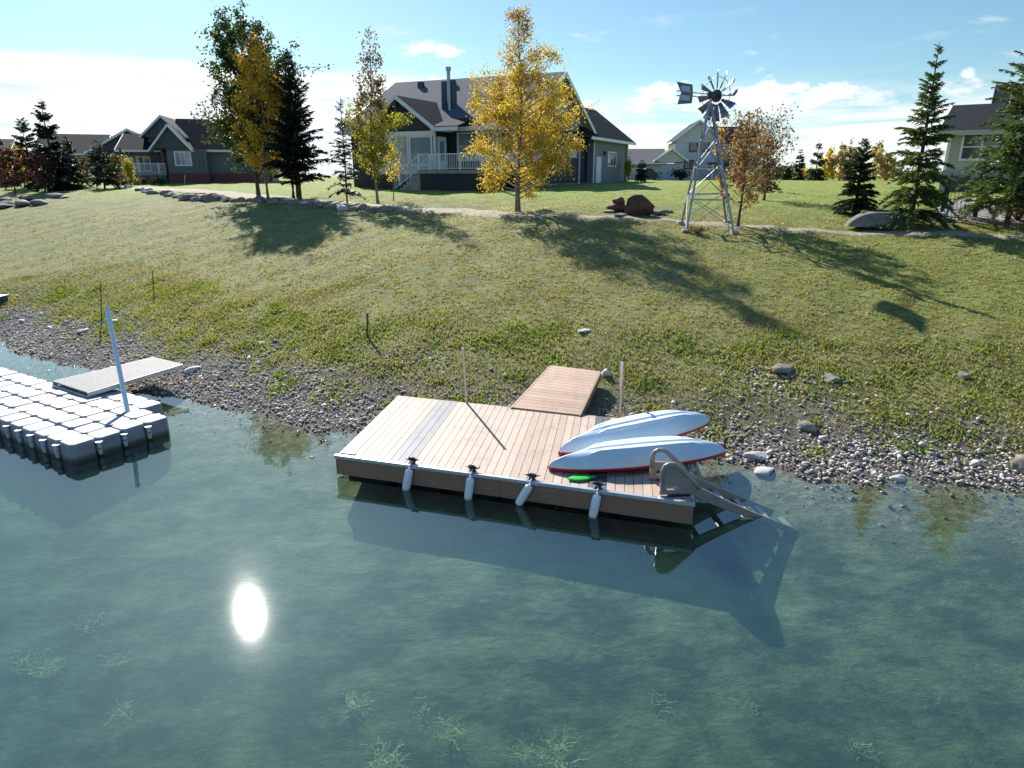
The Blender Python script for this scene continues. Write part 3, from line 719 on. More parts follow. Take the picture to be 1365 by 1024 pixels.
# green paddle whose shaft runs under the front kayak
def build_paddle():
    c = Vector(at_z(775, 638, DZ + .015)); a = Vector((1.0, .20, 0)).normalized()
    t = thing('paddle', c, 'bright green paddle blade sticking out under the front kayak', 'paddle')
    sd = Vector((-a.y, a.x, 0)); vs = []; fs = []
    prof = [(-.23, .004), (-.21, .035), (-.16, .065), (-.08, .108), (0, .112), (.08, .10), (.15, .06), (.20, .035), (.24, .018)]
    for k, (x, w) in enumerate(prof):
        for y, z in ((-1, .004), (-.5, .010), (0, .020), (.5, .010), (1, .004)): vs.append(c + a * x + sd * (w * y) + Vector((0, 0, z + .012)))
    for k in range(len(prof) - 1):
        for j in range(4): fs.append((k * 5 + j, (k + 1) * 5 + j, (k + 1) * 5 + j + 1, k * 5 + j + 1))
    o = mesh_obj('blade', [tuple(p) for p in vs], fs, pmat('green_plastic', (.03, .42, .035), (.02, .34, .03), 6, .35), t, True)
    so = o.modifiers.new('thick', 'SOLIDIFY'); so.thickness = .01
    MB().tube([c + a * .2 + Vector((0, 0, .025)), c + a * .55 + sd * .0 + Vector((0, 0, .03)), c + a * 1.15 + Vector((0, 0, .03))], .014, 10).build('shaft', M['black'], t, smooth=True)
build_paddle()

# ---------------------------------------------------------------- the moulded ladder on the dock corner
M['ladder'] = pmat('grey_brown_plastic', (.30, .265, .23), (.25, .22, .19), 6, .34, .04)
def build_ladder():
    o = Vector(dk(5.46, .06, 0)); e1 = Vector((DU[0] * .93 + DV[0] * .36, DU[1] * .93 + DV[1] * .36, 0)).normalized(); e2 = Vector((-e1.y, e1.x, 0))
    t = thing('dock_ladder', o + Vector((0, 0, DZ)), 'grey brown plastic pool ladder sloping from the dock corner into the water', 'ladder')
    def P(x, y, z): return o + e1 * x + e2 * y + Vector((0, 0, z))
    for side, y in ((0, 0.0), (1, .56)):
        t_ = .055
        def plate(poly, y0=y - t_ / 2, w=t_): return [P(x, y0, z) for x, z in poly]
        mb = MB()
        # mounting cheek with a long slot: built as a frame of four strips and a handle above it
        mb.prism(plate([(0, .42), (.50, .42), (.50, .50), (.0, .50)]), e2 * t_)
        mb.prism(plate([(0, .50), (.10, .50), (.10, .58), (0, .60)]), e2 * t_)
        mb.prism(plate([(.33, .50), (.50, .50), (.50, .60), (.33, .58)]), e2 * t_)
        mb.prism(plate([(.0, .565), (.50, .565), (.44, .68), (.02, .72)]), e2 * (t_ * .96))
        if side == 0: mb.prism(plate([(.03, .67), (.40, .67), (.25, .84), (.19, .875), (.11, .88), (.06, .85), (.03, .78)], y - .016, .032), e2 * .032)
        r = mb.build('side_plate', M['ladder'], t, bevel=.012)
        h = MB().tube([P(.03, y, .62), P(.03, y, .80), P(.06, y, .875), P(.12, y, .905), P(.20, y, .90), P(.27, y, .85), P(.40, y, .72), P(.52, y, .60), P(.60, y, .50)], [.038, .036, .036, .036, .036, .036, .036, .04, .04], 12)
        h.build('hand_rail', M['ladder'], t, smooth=True)
        st = MB()
        poly = [(.42, .60), (.55, .56), (.95, .335), (1.45, .09), (2.22, -.25), (2.27, -.33), (2.20, -.36), (1.48, -.03), (1.22, .06), (.95, .17), (.62, .32), (.46, .42)]
        st.prism([P(x, y - .022, z) for x, z in poly], e2 * .044)
        st.build('stringer', M['ladder'], t, bevel=.01)
    n = 5
    for k in range(n):
        x = .68 + k * .36; z = np.interp(x, [.5, .95, 1.45, 2.25], [.47, .23, .01, -.31])
        MB().box((x - .045, .02, z - .02), (x + .045, .54, z + .03), P).build('step', M['ladder'], t, bevel=.008)
    for y in (.0, .56):
        MB().box((.12, y - .06, DZ + .0), (.46, y + .06, DZ + .022), P).build('mounting_bracket', M['black'], t)
build_ladder()

# ================================================================ THE CUBE FLOAT DOCK ON THE LEFT
FZ = .35
FO = at_z(94, 595, FZ); fa = np.array([-.85, .53]); fa /= np.linalg.norm(fa); fb = np.array([fa[1], -fa[0]])
def fd(a, b, z=0.): return Vector((FO[0] + fa[0] * a + fb[0] * b, FO[1] + fa[1] * a + fb[1] * b, z))
M['cube'] = pmat('light_grey_float_plastic', (.31, .325, .345), (.20, .21, .215), 3.5, .6, .06, lo=.35, hi=.8, isl=.08, spec=.2)
def algae_side():
    m, n = newmat('grey_float_sides'); co = n('ShaderNodeNewGeometry').outputs['Position']
    nz = n.noise(co, 5, 6, .7); z = n('ShaderNodeSeparateXYZ', {0: co}).outputs[2]
    w = n.math('SUBTRACT', 1.0, n.smooth(n.math('ADD', z, n.math('MULTIPLY', n.math('SUBTRACT', nz, .5), .12)), .03, .13))
    c = n.mix(w, n.ramp(nz, [(.3, (.29, .31, .34)), (.7, (.20, .215, .24))]), (.07, .075, .05))
    out(n, n('ShaderNodeBsdfPrincipled', {'Base Color': c, 'Roughness': .5})); return m
M['cubeside'] = algae_side()
def build_floats():
    t = thing('floating_dock', fd(0, 0, 0), 'white modular floating dock of square plastic cubes on the left', 'dock')
    S = .475; src = None
    cells = [(r, c) for r in range(0, 19) for c in range(4)] + [(2, 4), (3, 4), (4, 4), (5, 4)]
    for (r, c) in cells:
        if src is None:
            # octagonal body with lobed lugs, top face slightly domed
            k = .07; hs = S / 2 - .003
            octo = [(-hs + k, -hs), (hs - k, -hs), (hs, -hs + k), (hs, hs - k), (hs - k, hs), (-hs + k, hs), (-hs, hs - k), (-hs, -hs + k)]
            lv = [(-.16, .97), (-.12, 1.0), (.30, 1.0), (FZ - .022, .985), (FZ - .005, .955), (FZ, .90)]
            v = [(x * q, y * q, z) for z, q in lv for x, y in octo]
            f = [(i * 8 + j, i * 8 + (j + 1) % 8, (i + 1) * 8 + (j + 1) % 8, (i + 1) * 8 + j) for i in range(len(lv) - 1) for j in range(8)]
            mi = [1 if i < 3 else 0 for i in range(len(lv) - 1) for j in range(8)]
            f += [tuple(range(40, 48))]; mi += [0]
            # raised non slip ribs on the top
            A = math.atan2(fb[1], fb[0]); ca, sa = math.cos(A), math.sin(A)
            V = [(x * ca - y * sa, x * sa + y * ca, z) for x, y, z in v]
            me_o = mesh_obj('float_cube', V, f, [M['cube'], M['cubeside']], None, False, (0, 0, 0), mi); src = me_o
            o = me_o
        else:
            o = src.copy(); sc.collection.objects.link(o)
        o.parent = t; p = fd((r + .5) * S, (c + .5) * S, 0) - Vector(t.location); jx = random.Random(r * 7 + c)
        o.location = (p.x, p.y, jx.uniform(-.012, .008)); o.rotation_euler = (jx.uniform(-.012, .012), jx.uniform(-.012, .012), 0)
    pin = None
    M['lug'] = pmat('pale_lug', (.55, .57, .6), (.45, .47, .5), 8, .45)
    ends = [(-.03, c * S) for c in (1, 2, 3)] + [(r * S, -.03) for r in range(1, 12)] + [(r * S, 4 * S + .02) for r in (1,)]
    for (a, b) in ends:
        if pin is None:
            mb = MB().tube([(0, 0, .20), (0, 0, .285)], .042, 12).tube([(0, 0, .285), (0, 0, .31)], .062, 12).tube([(0, 0, .06), (0, 0, .17)], [.03, .05], 10)
            pin = mb.build('connector_pin', M['lug'], None, False, (0, 0, 0)); o = pin
        else: o = pin.copy(); sc.collection.objects.link(o)
        o.parent = t; q = fd(a, b) - Vector(t.location); o.location = (q.x, q.y, -.02)
build_floats()
pole((*at_z(170, 548, FZ)[:2], FZ), (*at_z(143, 412, 2.15)[:2], 2.15), .047, pmat('white_pipe', (.74, .76, .79), (.66, .68, .7), 5, .3), 'mooring_pole', 'thick white pole leaning above the cube float dock', 'pole', low=-1.6)
w0 = fd(2.6, -.35); 
pole((w0.x, w0.y, -.1), (w0.x, w0.y, -.05), .045, M['pipe'], 'mooring_pole', 'sunken pole seen under water below the cube dock at the left edge', 'pole', low=-1.7)
def build_plank():
    P = [Vector(at_z(70, 508, .47)), Vector(at_z(116, 523, .47)), Vector(at_z(243, 485, .62)), Vector(at_z(205, 476, .62))]
    t = thing('gangplank', P[0], 'white speckled gangplank from the cube dock to the pebble shore', 'gangplank')
    m = pmat('speckled_white_panel', (.30, .29, .28), (.17, .165, .16), 45, .7, .15, lo=.42, hi=.52, spec=.15)
    MB().hexa([p - Vector((0, 0, .035)) for p in P] + P).build('tread_panel', m, t)
    for a, b in ((0, 3), (1, 2)):
        s = (P[1] - P[0]).normalized() * (.012 if b == 2 else -.012)
        MB().bar(P[a] + s + Vector((0, 0, -.055)), P[b] + s + Vector((0, 0, -.055)), .03, .10).build('side_rail', M['alu'], t)
    MB().bar(P[0] + Vector((.0, 0, -.10)), P[1] + Vector((0, 0, -.10)), .05).build('cross_bar', M['alu'], t)
build_plank()
# a dark dock edge far left on the bank
b = ground(0, 404); td = thing('dock_edge', b, 'small grey dock edge at the left edge of the bank above the pebbles', 'box')
MB().box((b.x - 1.0, b.y - .25, b.z), (b.x + .12, b.y + .3, b.z + .22)).build('body', M['slate'], td, bevel=.02)
MB().box((b.x - 1.03, b.y - .28, b.z + .22), (b.x + .15, b.y + .33, b.z + .26)).build('dock_top', pmat('grey_dock_top', (.3, .3, .31), (.24, .24, .25), 5, .5), td, bevel=.01)

# stakes on the bank
for (bs, tp, r, lab) in [((135, 427), (134, 377), .014, 'thin dark stake above the white gangplank, leftmost of the bank stakes'), ((205, 391), (203, 360), .014, 'short thin dark stake on the lawn edge, second from the left'),
                       ((489, 450), (490, 417), .026, 'thick wooden stake in the bank above the dock left corner'), ((1090, 505), (1093, 470), .006, 'thin pale twig standing in the loose stones right of the kayaks'),
                       ((246, 246), (246, 233), .02, 'small white marker stake on the lawn before the brick house')]:
    p = ground(*bs); q = (col_x(tp[0], p.y, row_z(tp[1], p.y)), p.y, row_z(tp[1], p.y, tp[0]))
    m = M['stake'] if r != .006 else pmat('pale_twig', (.45, .38, .25)); m = M['white'] if tp[1] == 233 else m
    o = MB().bar(p - Vector((0, 0, .1)), q, r * 1.6, r * 1.6) ; o = o.build('stake', m, None, False, tuple(p)); tag(o, lab, 'stake')

# tufts of water weed rising from the bed
def water_weed():
    g = np.random.default_rng(4); V = []; n = 0
    spots = [(510, 1000, 1.0), (470, 925, .8), (740, 985, .9), (600, 965, .7), (745, 1005, .9), (700, 985, .5), (120, 820, .7), (60, 880, .8), (150, 870, .6), (400, 760, .5), (1150, 985, .6), (1000, 930, .5), (880, 930, .5), (30, 870, .6), (1250, 930, .5), (560, 940, .4), (160, 935, .5)]
    for (px, py, sc_) in spots:
        c = at_z(px, py, -.55)
        for k in range(int(70 * sc_)):
            a = g.uniform(0, 6.28); L = g.uniform(.08, .27) * sc_; m = 7
            p = np.array([c[0] + g.normal(0, .07), c[1] + g.normal(0, .07), -.70 + g.normal(0, .05)]); d = np.array([math.cos(a), math.sin(a), g.uniform(.1, .9)]); d /= np.linalg.norm(d)
            w = .004
            prev = p
            for q in range(m):
                d = d + g.normal(0, .2, 3); d /= np.linalg.norm(d); nx = prev + d * L / m
                if nx[2] > -.06: break
                s = np.cross(d, [0, 0, 1]); s /= np.linalg.norm(s) + 1e-6
                V += [prev - s * w, prev + s * w, nx + s * w, nx - s * w]; prev = nx; n += 1
    f = np.arange(4 * n).reshape(-1, 4)
    tag(mesh_obj('water_weed', np.array(V), f, leafmat('water_weed', [(.45, .48, .22), (.6, .6, .32), (.35, .42, .18)], .3)), 'pale feathery weed clumps growing under the lake surface', 'water weed', kind='stuff')
water_weed()
# ================================================================ HOUSES
M['soffit'] = pmat('pale_soffit', (.42, .43, .45), (.38, .39, .41), 3, .7)
def frame(ox, oy, yaw, z0):      # u right along the front, v away from the camera
    eu = (math.cos(yaw), math.sin(yaw)); ev = (-math.sin(yaw), math.cos(yaw))
    return lambda u, v, z: Vector((ox + eu[0] * u + ev[0] * v, oy + eu[1] * u + ev[1] * v, z0 + z))
def walls(t, fr, u0, u1, v0, v1, z0, z1, mat, name='wall'):
    return MB().box((u0, v0, z0), (u1, v1, z1), fr).build(name, mat, t)
def gable_roof(t, fr, u0, u1, v0, v1, ze, zr, mat, axis='u', th=.18, fascia=None, wallmat=None, inset=.45, ohr=.0, trimw=.2, endtrim=(1, 1)):
    """gable roof over a rectangle that already includes the overhang; ridge along axis"""
    def q(a, b, z): return fr(a, b, z) if axis == 'u' else fr(b, a, z)
    a0, a1, b0, b1 = (u0, u1, v0, v1) if axis == 'u' else (v0, v1, u0, u1)
    bm = (b0 + b1) / 2
    r = MB()
    for s, b in ((0, b0), (1, b1)):
        p = [q(a0, b, ze), q(a1, b, ze), q(a1, bm, zr), q(a0, bm, zr)]
        lo = [x - Vector((0, 0, th)) for x in p]; r.hexa(lo + p)
    ro = r.build('roof', mat, t)
    if fascia:
        sf = MB()
        for b in (b0, b1):
            p = [q(a0, b, ze - th - .006), q(a1, b, ze - th - .006), q(a1, bm, zr - th - .006), q(a0, bm, zr - th - .006)]; sf.hexa([x - Vector((0, 0, .02)) for x in p] + p)
        sf.build('soffit', M['soffit'], ro)
    if wallmat:      # gable triangles
        i = inset; zz = ze + (zr - ze) * i / ((b1 - b0) / 2) - th - .03
        for a, s in ((a0 + i, 1), (a1 - i, -1)):
            w = MB().prism([q(a, b0 + i, zz - .25), q(a, b1 - i, zz - .25), q(a, b1 - i, zz), q(a, bm, zr - th - .03), q(a, b0 + i, zz)], q(a + s * .15, 0, 0) - q(a, 0, 0))
            w.build('gable_wall', wallmat, t)
    if fascia:
        f = MB()
        for a, s, on in ((a0, -1, endtrim[0]), (a1, 1, endtrim[1])):
            if not on: continue
            for b in (b0, b1):
                A = q(a, b, ze); B = q(a, bm, zr); off = q(a + s * .05, b, ze) - A; up = Vector((0, 0, .02)); dn = Vector((0, 0, trimw + .02))
                f.prism([A + up, B + up, B - dn, A - dn], off)
        for b, s in ((b0, -1), (b1, 1)):
            A = q(a0, b, ze); B = q(a1, b, ze); off = q(a0, b + s * .07, ze) - A
            f.prism([A + Vector((0, 0, .0)), B + Vector((0, 0, .0)), B - Vector((0, 0, trimw)), A - Vector((0, 0, trimw))], off)
        f.build('fascia', fascia, ro)
    return ro
def window(t, fr, u0, u1, v, z0, z1, side='front', mull=1, trim=.09, gl='glass', name='window', tm='white', rows=0):
    """window in the front (v) plane or the right side (then u/v swapped: u0..u1 run along v and v is the u of the wall)"""
    def q(a, d, z): return fr(a, v - d, z) if side == 'front' else fr(v + d, a, z)
    def bx(mb, a0, a1, d0, d1, z_0, z_1): mb.hexa([q(a0, d0, z_0), q(a1, d0, z_0), q(a1, d1, z_0), q(a0, d1, z_0), q(a0, d0, z_1), q(a1, d0, z_1), q(a1, d1, z_1), q(a0, d1, z_1)])
    f = MB(); bx(f, u0 - trim, u0, .0, .07, z0 - trim, z1 + trim); bx(f, u1, u1 + trim, .0, .07, z0 - trim, z1 + trim)
    bx(f, u0, u1, .0, .07, z1, z1 + trim); bx(f, u0, u1, .0, .08, z0 - trim, z0)
    for k in range(1, mull + 1):
        a = u0 + (u1 - u0) * k / (mull + 1); bx(f, a - .04, a + .04, .02, .06, z0, z1)
    for k in range(1, rows + 1):
        z = z0 + (z1 - z0) * k / (rows + 1); bx(f, u0, u1, .022, .055, z - .03, z + .03)
    o = f.build(name, M[tm], t)
    g = MB(); bx(g, u0, u1, .005, .03, z0, z1); g.build('pane', M[gl], o)
    return o
def door(t, fr, u0, u1, v, z0, z1, side='front', mat='white', lite=True):
    def q(a, d, z): return fr(a, v - d, z) if side == 'front' else fr(v + d, a, z)
    def bx(mb, a0, a1, d0, d1, z_0, z_1): mb.hexa([q(a0, d0, z_0), q(a1, d0, z_0), q(a1, d1, z_0), q(a0, d1, z_0), q(a0, d0, z_1), q(a1, d0, z_1), q(a1, d1, z_1), q(a0, d1, z_1)])
    f = MB(); bx(f, u0, u1, .01, .06, z0, z1); bx(f, u0 - .1, u0, .0, .08, z0, z1 + .1); bx(f, u1, u1 + .1, .0, .08, z0, z1 + .1); bx(f, u0, u1, .0, .08, z1, z1 + .1)
    o = f.build('door', M[mat], t)
    if lite:
        g = MB(); w = (u1 - u0); bx(g, u0 + w * .22, u1 - w * .22, .061, .068, z0 + (z1 - z0) * .3, z1 - .2); g.build('pane', M['glass_pale'], o)
    h = MB(); bx(h, u1 - .14, u1 - .09, .061, .10, z0 + .95, z0 + 1.05); h.build('handle', M['metal'], o)
    return o
def railing(t, pts, h=1.0, gap=.13, name='railing', mat='white', posts=True):
    mb = MB()
    for A, B in zip(pts[:-1], pts[1:]):
        A = Vector(A); B = Vector(B); L = (B - A).length; n = max(2, int(L / gap))
        mb.bar(A + Vector((0, 0, h)), B + Vector((0, 0, h)), .07, .06); mb.bar(A + Vector((0, 0, .1)), B + Vector((0, 0, .1)), .05, .05)
        for i in range(n + 1):
            p = A.lerp(B, i / n); w = .11 if posts and i % 12 == 0 else .035
            mb.bar(p + Vector((0, 0, .02 if w > .1 else .13)), p + Vector((0, 0, h + (.06 if w > .1 else -.03))), w, w, up=(0, 1, 0))
    return mb.build(name, M[mat], t)

def main_house():
    p = on_ground(690, 50.0); fr = frame(p.x, p.y, R(-25), p.z); z0 = p.z
    t = thing('house', p, 'navy house with white trim, grey roof and railed deck behind the yellow tree', 'house')
    ze = 8.25 - z0; zr = 12.45 - z0; L = 14.0; D = 14.4
    walls(t, fr, -L, 0, 0, D, -.3, ze + .15, M['navy'])
    gable_roof(t, fr, -L - .6, .7, -.7, D + .7, ze, zr, M['roof_grey'], 'u', .22, M['white'], M['navy'], .7, trimw=.3)
    # soffit board band and inner gable on the right end
    MB().prism([fr(.02, -.3, ze + .2), fr(.02, D + .3, ze + .2), fr(.02, D / 2, zr - .35)], fr(.09, 0, 0) - fr(0, 0, 0)).build('gable_panel', M['bluegrey'], t)
    MB().box((.0, .0, -.3), (.06, D, .25), fr).build('foundation', M['concrete'], t)
    # corner boards
    cb = MB(); cb.box((.0, D - .16, .25), (.07, D, ze), fr).box((.0, .0, .25), (.07, .16, ze), fr); cb.build('corner_board', M['navy'], t)
    MB().tube([fr(.12, 12.2, .2), fr(.12, 12.2, ze - .15)], .055).build('downspout', M['white'], t)
    window(t, fr, 10.0, 11.6, 0.02, 7.45 - z0 - .95, 7.45 - z0, 'right', 1); window(t, fr, 7.5, 8.7, 0.02, 1.9, 2.7, 'right', 0); window(t, fr, 2.5, 4.3, 0.02, 1.9, 3.2, 'right', 1)
    window(t, fr, 6.4, 7.9, 0.11, ze + 1.1, ze + 2.2, 'right', 1)
    # front windows above the deck
    fl = 1.22
    window(t, fr, -4.6, -3.2, 0, fl + .75, ze - .45, mull=0, rows=1, gl='glass_pale', trim=.12); window(t, fr, -2.95, -1.6, 0, fl + .75, ze - .45, mull=0, rows=1, gl='glass_pale', trim=.12)
    window(t, fr, -1.2, -.3, 0, fl + .9, ze - .45, mull=0, rows=1, trim=.12)
    # bump out with its own gable
    b0, b1, bv = -10.9, -5.5, -1.9; bc = (b0 + b1) / 2
    MB().box((b0, bv, -.3), (b1, -.01, fl - .2), fr).build('foundation_wall', M['navy'], t)
    walls(t, fr, b0, b1, bv, -.012, fl - .2, ze - .02, M['navy'], 'sunroom_wall')
    bf = gable_roof(t, fr, b0 - .35, b1 + .35, bv - .55, 3.8, ze - .1, 10.3 - z0, M['roof'], 'v', .16, M['white'], M['dark'], .5, trimw=.24, endtrim=(1, 0))
    MB().box((b0 - .1, bv - .12, ze - .62), (b1 + .1, bv - .02, ze - .30), fr).build('header_beam', M['white'], t)
    tr = MB(); tr.bar(fr(bc, bv - .5, 10.1 - z0), fr(bc, bv - .5, ze + .55), .14); tr.bar(fr(b0 + 1.2, bv - .5, ze + .72), fr(b1 - 1.2, bv - .5, ze + .72), .16)
    tr.build('gable_truss', M['dark'], t)
    for a, b in ((-10.65, -9.3), (-9.05, -7.7), (-7.4, -5.75)):
        window(t, fr, a, b, bv, fl + .45, ze - .72, mull=0, rows=0, gl='glass_pale', trim=.13)
        window(t, fr, a, b, bv - .001, fl - .15, fl + .28, mull=0, gl='glass_pale', trim=.10)
    door(t, fr, -1.45, -.45, b1, fl, fl + 2.15, 'right')
    MB().box((b1 - .02, bv - .07, -.1), (b1 + .12, bv + .08, ze - .3), fr).build('corner_post', M['white'], t)
    MB().prism([fr(b1, bv - .4, ze - .16), fr(-3.4, bv - .4, ze - .16), fr(-3.4, .3, ze + .5), fr(b1, .3, ze + .5)], (0, 0, .12)).build('porch_roof', M['roof'], t)
    MB().box((b1, bv - .46, ze - .34), (-3.4, bv - .39, ze - .10), fr).build('porch_fascia', M['white'], t)
    # chimney chase and flue
    MB().box((-7.1, 2.0, ze + .4), (-6.2, 2.7, 11.6 - z0), fr).build('chimney', M['slate'], t)
    fl_ = MB().tube([fr(-6.35, 1.8, ze + 1.3), fr(-6.35, 1.8, 12.25 - z0)], .13, 12).tube([fr(-6.35, 1.8, 12.25 - z0), fr(-6.35, 1.8, 12.5 - z0)], .19, 12); fl_.build('flue', M['metal'], t, smooth=False)
    for u in (-11.6, -8.7, -1.6):
        MB().box((u, 5.9, zr - .95), (u + .45, 6.25, zr - .25), fr).build('roof_vent', M['dark'], t)
    # deck, skirt, stairs, railing
    d0, dv = -5.3, -4.3
    MB().box((d0, dv, fl - .22), (.6, -.02, fl), fr).build('deck_floor', M['concrete'], t)
    MB().box((d0 + .08, dv + .1, -.3), (.5, dv + .2, fl - .22), fr).box((d0 + .08, dv + .2, -.3), (d0 + .18, -.1, fl - .22), fr).build('deck_skirt', M['navy'], t)
    railing(t, [fr(d0, dv, fl), fr(.6, dv, fl), fr(.6, -.1, fl)]); railing(t, [fr(d0, dv + 1.6, fl), fr(d0, -2.0, fl)])
    st = MB()
    for k in range(7): st.box((d0 - .28 * (k + 1), dv + .1, -.3), (d0 - .28 * k, dv + 1.4, fl - .19 * (k + 1)), fr)
    st.build('stairs', M['concrete'], t)
    railing(t, [fr(d0, dv + .05, fl), fr(d0 - 2.0, dv + .05, fl - 1.3)], .95, .15, 'stair_railing')
    railing(t, [fr(d0, dv + 1.45, fl), fr(d0 - 2.0, dv + 1.45, fl - 1.3)], .95, .15, 'stair_railing')
    # garage wing behind
    gu, g0, g1 = .6, D + .02, 25.0; ge = 8.12 - z0
    walls(t, fr, gu - 7.4, gu, g0, g1, -.3, ge, M['bluegrey'], 'garage_wall')
    gable_roof(t, fr, gu - 8.0, gu + .6, D - 2.4, g1 + .6, ge - .02, 11.3 - z0, M['roof'], 'v', .2, M['white'], M['bluegrey'], .6, trimw=.24, endtrim=(0, 1))
    door(t, fr, 15.3, 16.4, gu, .25, 2.35, 'right', lite=False); window(t, fr, 18.6, 21.0, gu, 1.75, 2.9, 'right', 2)
    MB().box((gu, g0, -.3), (gu + .05, g1, .22), fr).build('foundation', M['white'], t)
    MB().box((gu, g0, .22), (gu + .07, g0 + .15, ge), fr).box((gu, g1 - .15, .22), (gu + .07, g1, ge), fr).build('corner_board', M['white'], t)
    MB().box((gu + .02, 17.3, 2.6), (gu + .2, 17.5, 2.95), fr).build('wall_lamp', M['dark'], t)
    MB().tube([fr(gu + .1, 24.2, ge), fr(gu + .1, 24.2, .3)], .05).build('downspout', M['slate'], t)
main_house()

def left_houses():
    Y = 72.; p = on_ground(240, Y); fr = frame(p.x, p.y, R(12), p.z); z0 = p.z
    t = thing('house', p, 'grey house with red brick base, steep dark gables and white porch railing on the left', 'house')
    zf = lambda row: row_z(row, Y, 240) - z0
    ze = zf(199); zr = zf(158)
    walls(t, fr, 0, 7.6, 0, 9, .9, ze, M['greysiding']); MB().box((0 - .05, -.08, -.4), (7.65, 8.9, .95), fr).build('brick_base', M['brick'], t)
    gable_roof(t, fr, -.6, 8.2, -.6, 9.6, ze - .05, zr + .3, M['roof_dark'], 'u', .2, M['white'], M['greysiding'], .6, trimw=.2)
    # projecting front gable with a second one above
    walls(t, fr, -.6, 3.0, -1.2, 1.5, .9, ze, M['greysiding'], 'bay_wall'); MB().box((-.65, -1.28, -.4), (3.05, 1.0, .95), fr).build('brick_base', M['brick'], t)
    gable_roof(t, fr, -2.0, 1.9, -1.9, 4.5, ze - .1, zf(167), M['roof_dark'], 'v', .2, M['white'], M['slate'], .5, trimw=.2, endtrim=(1, 0))
    gable_roof(t, fr, -3.2, 1.0, .4, 7.5, zf(181), zf(153), M['roof_dark'], 'v', .2, M['white'], M['slate'], .4, trimw=.2, endtrim=(1, 1))
    walls(t, fr, -2.7, .5, 1.2, 7.0, 1., zf(181), M['slate'], 'upper_wall')
    gable_roof(t, fr, .5, 8.5, 7.5, 15, zf(172), zf(147), M['roof'], 'u', .2, M['white'], M['greysiding'], .5, trimw=.18)
    walls(t, fr, 1, 8, 8, 14.5, 0, zf(172), M['greysiding'], 'rear_wall')
    window(t, fr, .2, 1.5, -1.2, 1.75, ze - .35, mull=2, gl='glass_pale', trim=.13)
    bt = MB()
    for u in (1.9, 2.25, 2.6): bt.box((u, -1.24, 1.0), (u + .05, -1.2, ze - .1), fr)
    bt.build('batten', M['slate'], t)
    # porch at the left with its own small gable
    walls(t, fr, -4.6, -.82, 2.2, 6, 0, ze, M['greysiding'], 'porch_wall')
    window(t, fr, -4.2, -3.1, 2.2, 1.25, 2.5, mull=0, rows=1, trim=.1); window(t, fr, -1.7, -1.1, 2.2, 1.2, 2.5, mull=1, trim=.08)
    door(t, fr, -2.75, -1.95, 2.2, .95, 3.0)
    gable_roof(t, fr, -5.4, -1.3, -.4, 6.6, ze - .1, zf(177), M['roof_dark'], 'u', .18, M['white'], M['slate'], .4, trimw=.18)
    MB().box((-4.9, -1.2, .75), (-.85, 2.2, .95), fr).build('deck_floor', M['concrete'], t); MB().box((-4.8, -1.1, -.3), (-.9, -1.0, .75), fr).build('deck_skirt', M['slate'], t)
    railing(t, [fr(-4.9, 1.8, .95), fr(-4.9, -1.2, .95), fr(-.9, -1.2, .95)], .9, .14)
    for u in (-4.85, -1.15): MB().box((u, -1.1, .95), (u + .2, -.9, ze), fr).build('porch_post', M['timber'], t)
    # blue house further left
    Y2 = 82.; p2 = on_ground(150, Y2); f2 = frame(p2.x, p2.y, R(20), p2.z); z2 = p2.z; g = lambda row: row_z(row, Y2, 150) - z2
    h = thing('house', p2, 'dark blue grey house with pale grey roof slope, behind the small spruce on the left', 'house')
    walls(h, f2, -1, 6, 0, 12, -.3, g(200), M['slate']); gable_roof(h, f2, -2.2, 6.9, -.7, 12.7, g(204), g(171), M['roof_grey'], 'v', .2, M['white'], M['slate'], .7, trimw=.22)
    walls(h, f2, -7.4, -1.02, 3, 12, -.3, g(203), M['slate'], 'side_wing'); gable_roof(h, f2, -8, -.6, 2.2, 12.8, g(204), g(175), M['roof_dark'], 'u', .2, M['white'], M['slate'], .7, trimw=.2)
    window(h, f2, 4.3, 5.2, 0, 1.2, 2.6, mull=1, tm='bluegrey'); window(h, f2, 1.0, 2.4, 0, 1.2, 2.4, mull=1); window(h, f2, -5.5, -4.0, 3, 1.1, 2.3, mull=1)
    # roof line cut by the left edge
    Y3 = 78.; p3 = on_ground(2, Y3); f3 = frame(p3.x, p3.y, R(25), p3.z); g = lambda row: row_z(row, Y3, 5) - p3.z
    h = thing('house', p3, 'dark roofed house cut by the left picture edge behind the red tree', 'house')
    walls(h, f3, -9, .8, 0, 8, -.3, g(202), M['slate']); gable_roof(h, f3, -10, 1.4, -.6, 8.6, g(203), g(183), M['roof_dark'], 'u', .2, M['white'], M['slate'], .6)
    window(h, f3, -1.6, -.3, 0, .9, 2.2)
left_houses()

